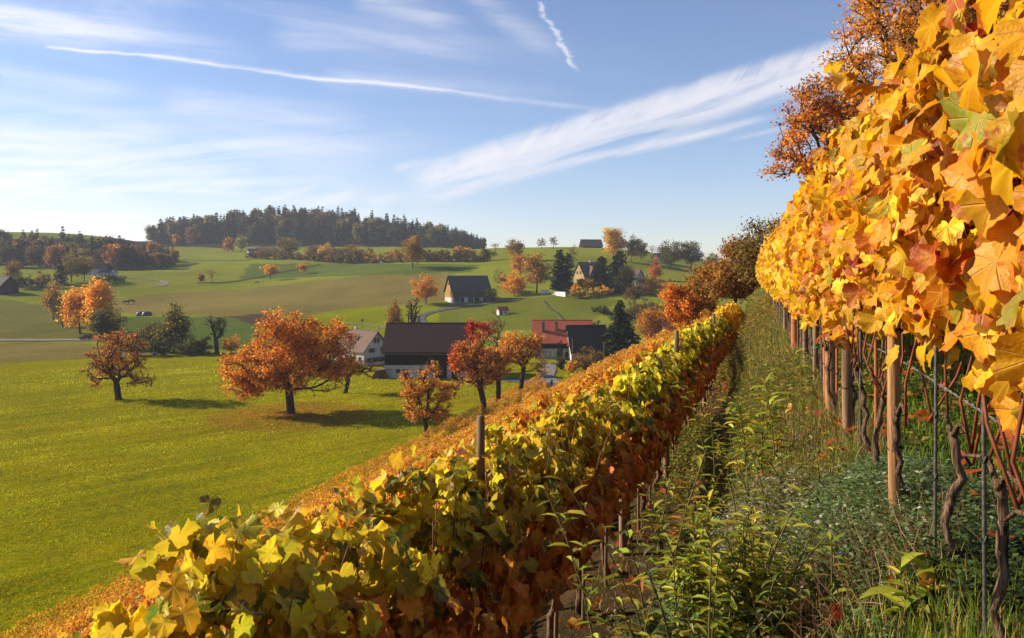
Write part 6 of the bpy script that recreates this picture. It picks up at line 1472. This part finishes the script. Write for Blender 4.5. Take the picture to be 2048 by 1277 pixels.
# upright leafy weeds
LT = [lance_template(.30, .15, .06), lance_template(.24, .32, .08), lance_template(.36, .25, .10)]
def weed_meshes(r, H, nst, spread, ls, pal, per=16):
    st = MB(); Pp, N, T, S = [], [], [], []
    for s in range(nst):
        x0, y0 = r.normal(0, spread, 2); h = H*r.uniform(.62, 1.1); d = np.array([r.normal(0, .14), r.normal(0, .14)])
        pts = [(x0+d[0]*h*t*t*1.4, y0+d[1]*h*t*t*1.4, -.05+(h+.05)*t) for t in np.linspace(0, 1, 5)]
        st.tube(pts, [.006, .0055, .005, .004, .0025], 5)
        m_ = int(per*r.uniform(.8, 1.2)); tt = np.linspace(.18, 1.0, m_)
        for i, t in enumerate(tt):
            a = i*2.4+r.normal(0, .3); up = .15+.75*max(0, t-.6)
            Pp.append((x0+d[0]*h*t*t*1.4, y0+d[1]*h*t*t*1.4, h*t)); T.append((math.cos(a), math.sin(a), up)); N.append((-math.cos(a)*.3, -math.sin(a)*.3, 1)); S.append(ls*r.uniform(.7, 1.2)*(1-.45*max(0, t-.55)))
    me = bpy.data.meshes.new('stems'); me.from_pydata(st.v, [], st.f); me.materials.append(M['weed_stem'])
    Pp = np.array(Pp); k = len(Pp)
    v, f, c, _ = scatter(LT, Pp, np.array(N, float)+r.normal(0, .25, (k, 3)), np.array(T), np.array(S), pick(r, pal, k), r)
    return me, mesh_np('leaves', v, f, M['grass'], col=c)
M['weed_stem'] = mottled('weed_stem', (.10, .09, .03), (.18, .13, .05), 20, .8, .2, .2)
WG = [(5, (.34, .37, .035), 0), (3, (.19, .24, .025), 0), (3, (.50, .46, .05), 0), (1, (.55, .42, .05), 0)]
WY = [(4, (.42, .32, .04), 0), (3, (.30, .28, .04), 0), (2, (.46, .24, .03), 0)]
WGREY = [(3, (.22, .27, .09), 0), (3, (.15, .19, .05), 0), (2, (.22, .24, .10), 0), (1, (.40, .34, .06), 0)]
def weed(label, x, y, H, nst, spread, ls, pal, per=16, seed=0, group=None, meshes=None, rz=0.0, scale=1.0):
    me = meshes or weed_meshes(np.random.default_rng(700+seed), H, nst, spread, ls, pal, per)
    t = thing('leafy_weed', label, 'weed', drop(x, y), rz, group, scale)
    obj('stems', me[0], t); obj('leaves', me[1], t)
weed('large clump of leafy green weeds in the bottom foreground of the path', .95, 3.6, .80, 30, .19, .105, WG, 34, 1)
weed('yellow drooping weed rising behind the big foreground clump', .78, 3.9, 1.25, 4, .07, .15, WY+WG[:1], 22, 2)
weed('grey-green leafy weed clump at the left side of the big foreground clump', .84, 3.4, .70, 14, .12, .10, WGREY, 30, 3)
weed('leafy weed clump at the right of the big foreground clump', 1.08, 3.6, .70, 14, .13, .11, WG+WY[:1], 22, 4)
weed('low leafy weeds at the bottom edge left of the big foreground clump', .78, 3.5, .62, 14, .14, .10, WG+WGREY, 20, 5)
weed('nettle-like weed with broad green leaves at the bottom edge on the right', 1.44, 2.88, .20, 4, .05, .15, WG, 8, 6)
weed('small broad-leaved weed in the dark bottom right corner', 1.72, 2.95, .14, 5, .07, .11, [(3, (.05, .09, .02), 0)], 8, 12)
weed('tall bright green weed in the middle of the bank', 1.95, 6.1, 1.0, 7, .10, .15, WG, 22, 7)
weed('second bright weed close behind the tall one on the bank', 2.1, 7.2, .85, 8, .16, .13, WG+WY[:1], 18, 8)
weed('spreading green weeds beside the worn strip halfway along the path', 1.42, 5.8, .6, 14, .2, .12, WG, 16, 9)
weed('pale grey-green weeds on the bank below the tall bright one', 1.6, 5.0, .6, 10, .18, .09, WGREY, 20, 10)
protos_w = [weed_meshes(np.random.default_rng(720+i), .55, 7, .14, .085, pal, 16) for i, pal in enumerate([WG, WGREY, WG+WY, MIX+WG[:1]])]
n = 0
while n < 48:
    y = 3.6*(34/3.6)**rs.random(); o = rs.uniform(-.3, .5); x = o+ROWT*y+(row_shift(y)*(1-sst(-1.0, .55, np.array(o))) if o < .3 else 0)
    weed('leafy weed tuft among the grasses of the bank between the rows', float(x), float(y), 0, 0, 0, 0, None, group='weed tufts of the bank', meshes=protos_w[int(rs.integers(0, 4))], rz=rs.uniform(0, 6.28), scale=rs.uniform(.4, .85)); n += 1
# ------------------------------------------------------------------ autumn haze over the valley
b = MB(); b.box(-1500, 1500, -60, 1180, -120, 110)
hm = bpy.data.materials.new('haze'); hm.use_nodes = True; hn = NT(hm.node_tree)
pv = hn.n('ShaderNodeVolumePrincipled'); pv.inputs['Color'].default_value = (0.80, 0.88, 1.0, 1); pv.inputs['Density'].default_value = 0.00016; pv.inputs['Anisotropy'].default_value = 0.0
ho = hn.n('ShaderNodeOutputMaterial'); hn.t.links.new(pv.outputs[0], ho.inputs['Volume'])
o = b.build('haze', hm); o['kind'] = 'stuff'; o['label'] = 'thin blue autumn haze in the air over the valley'
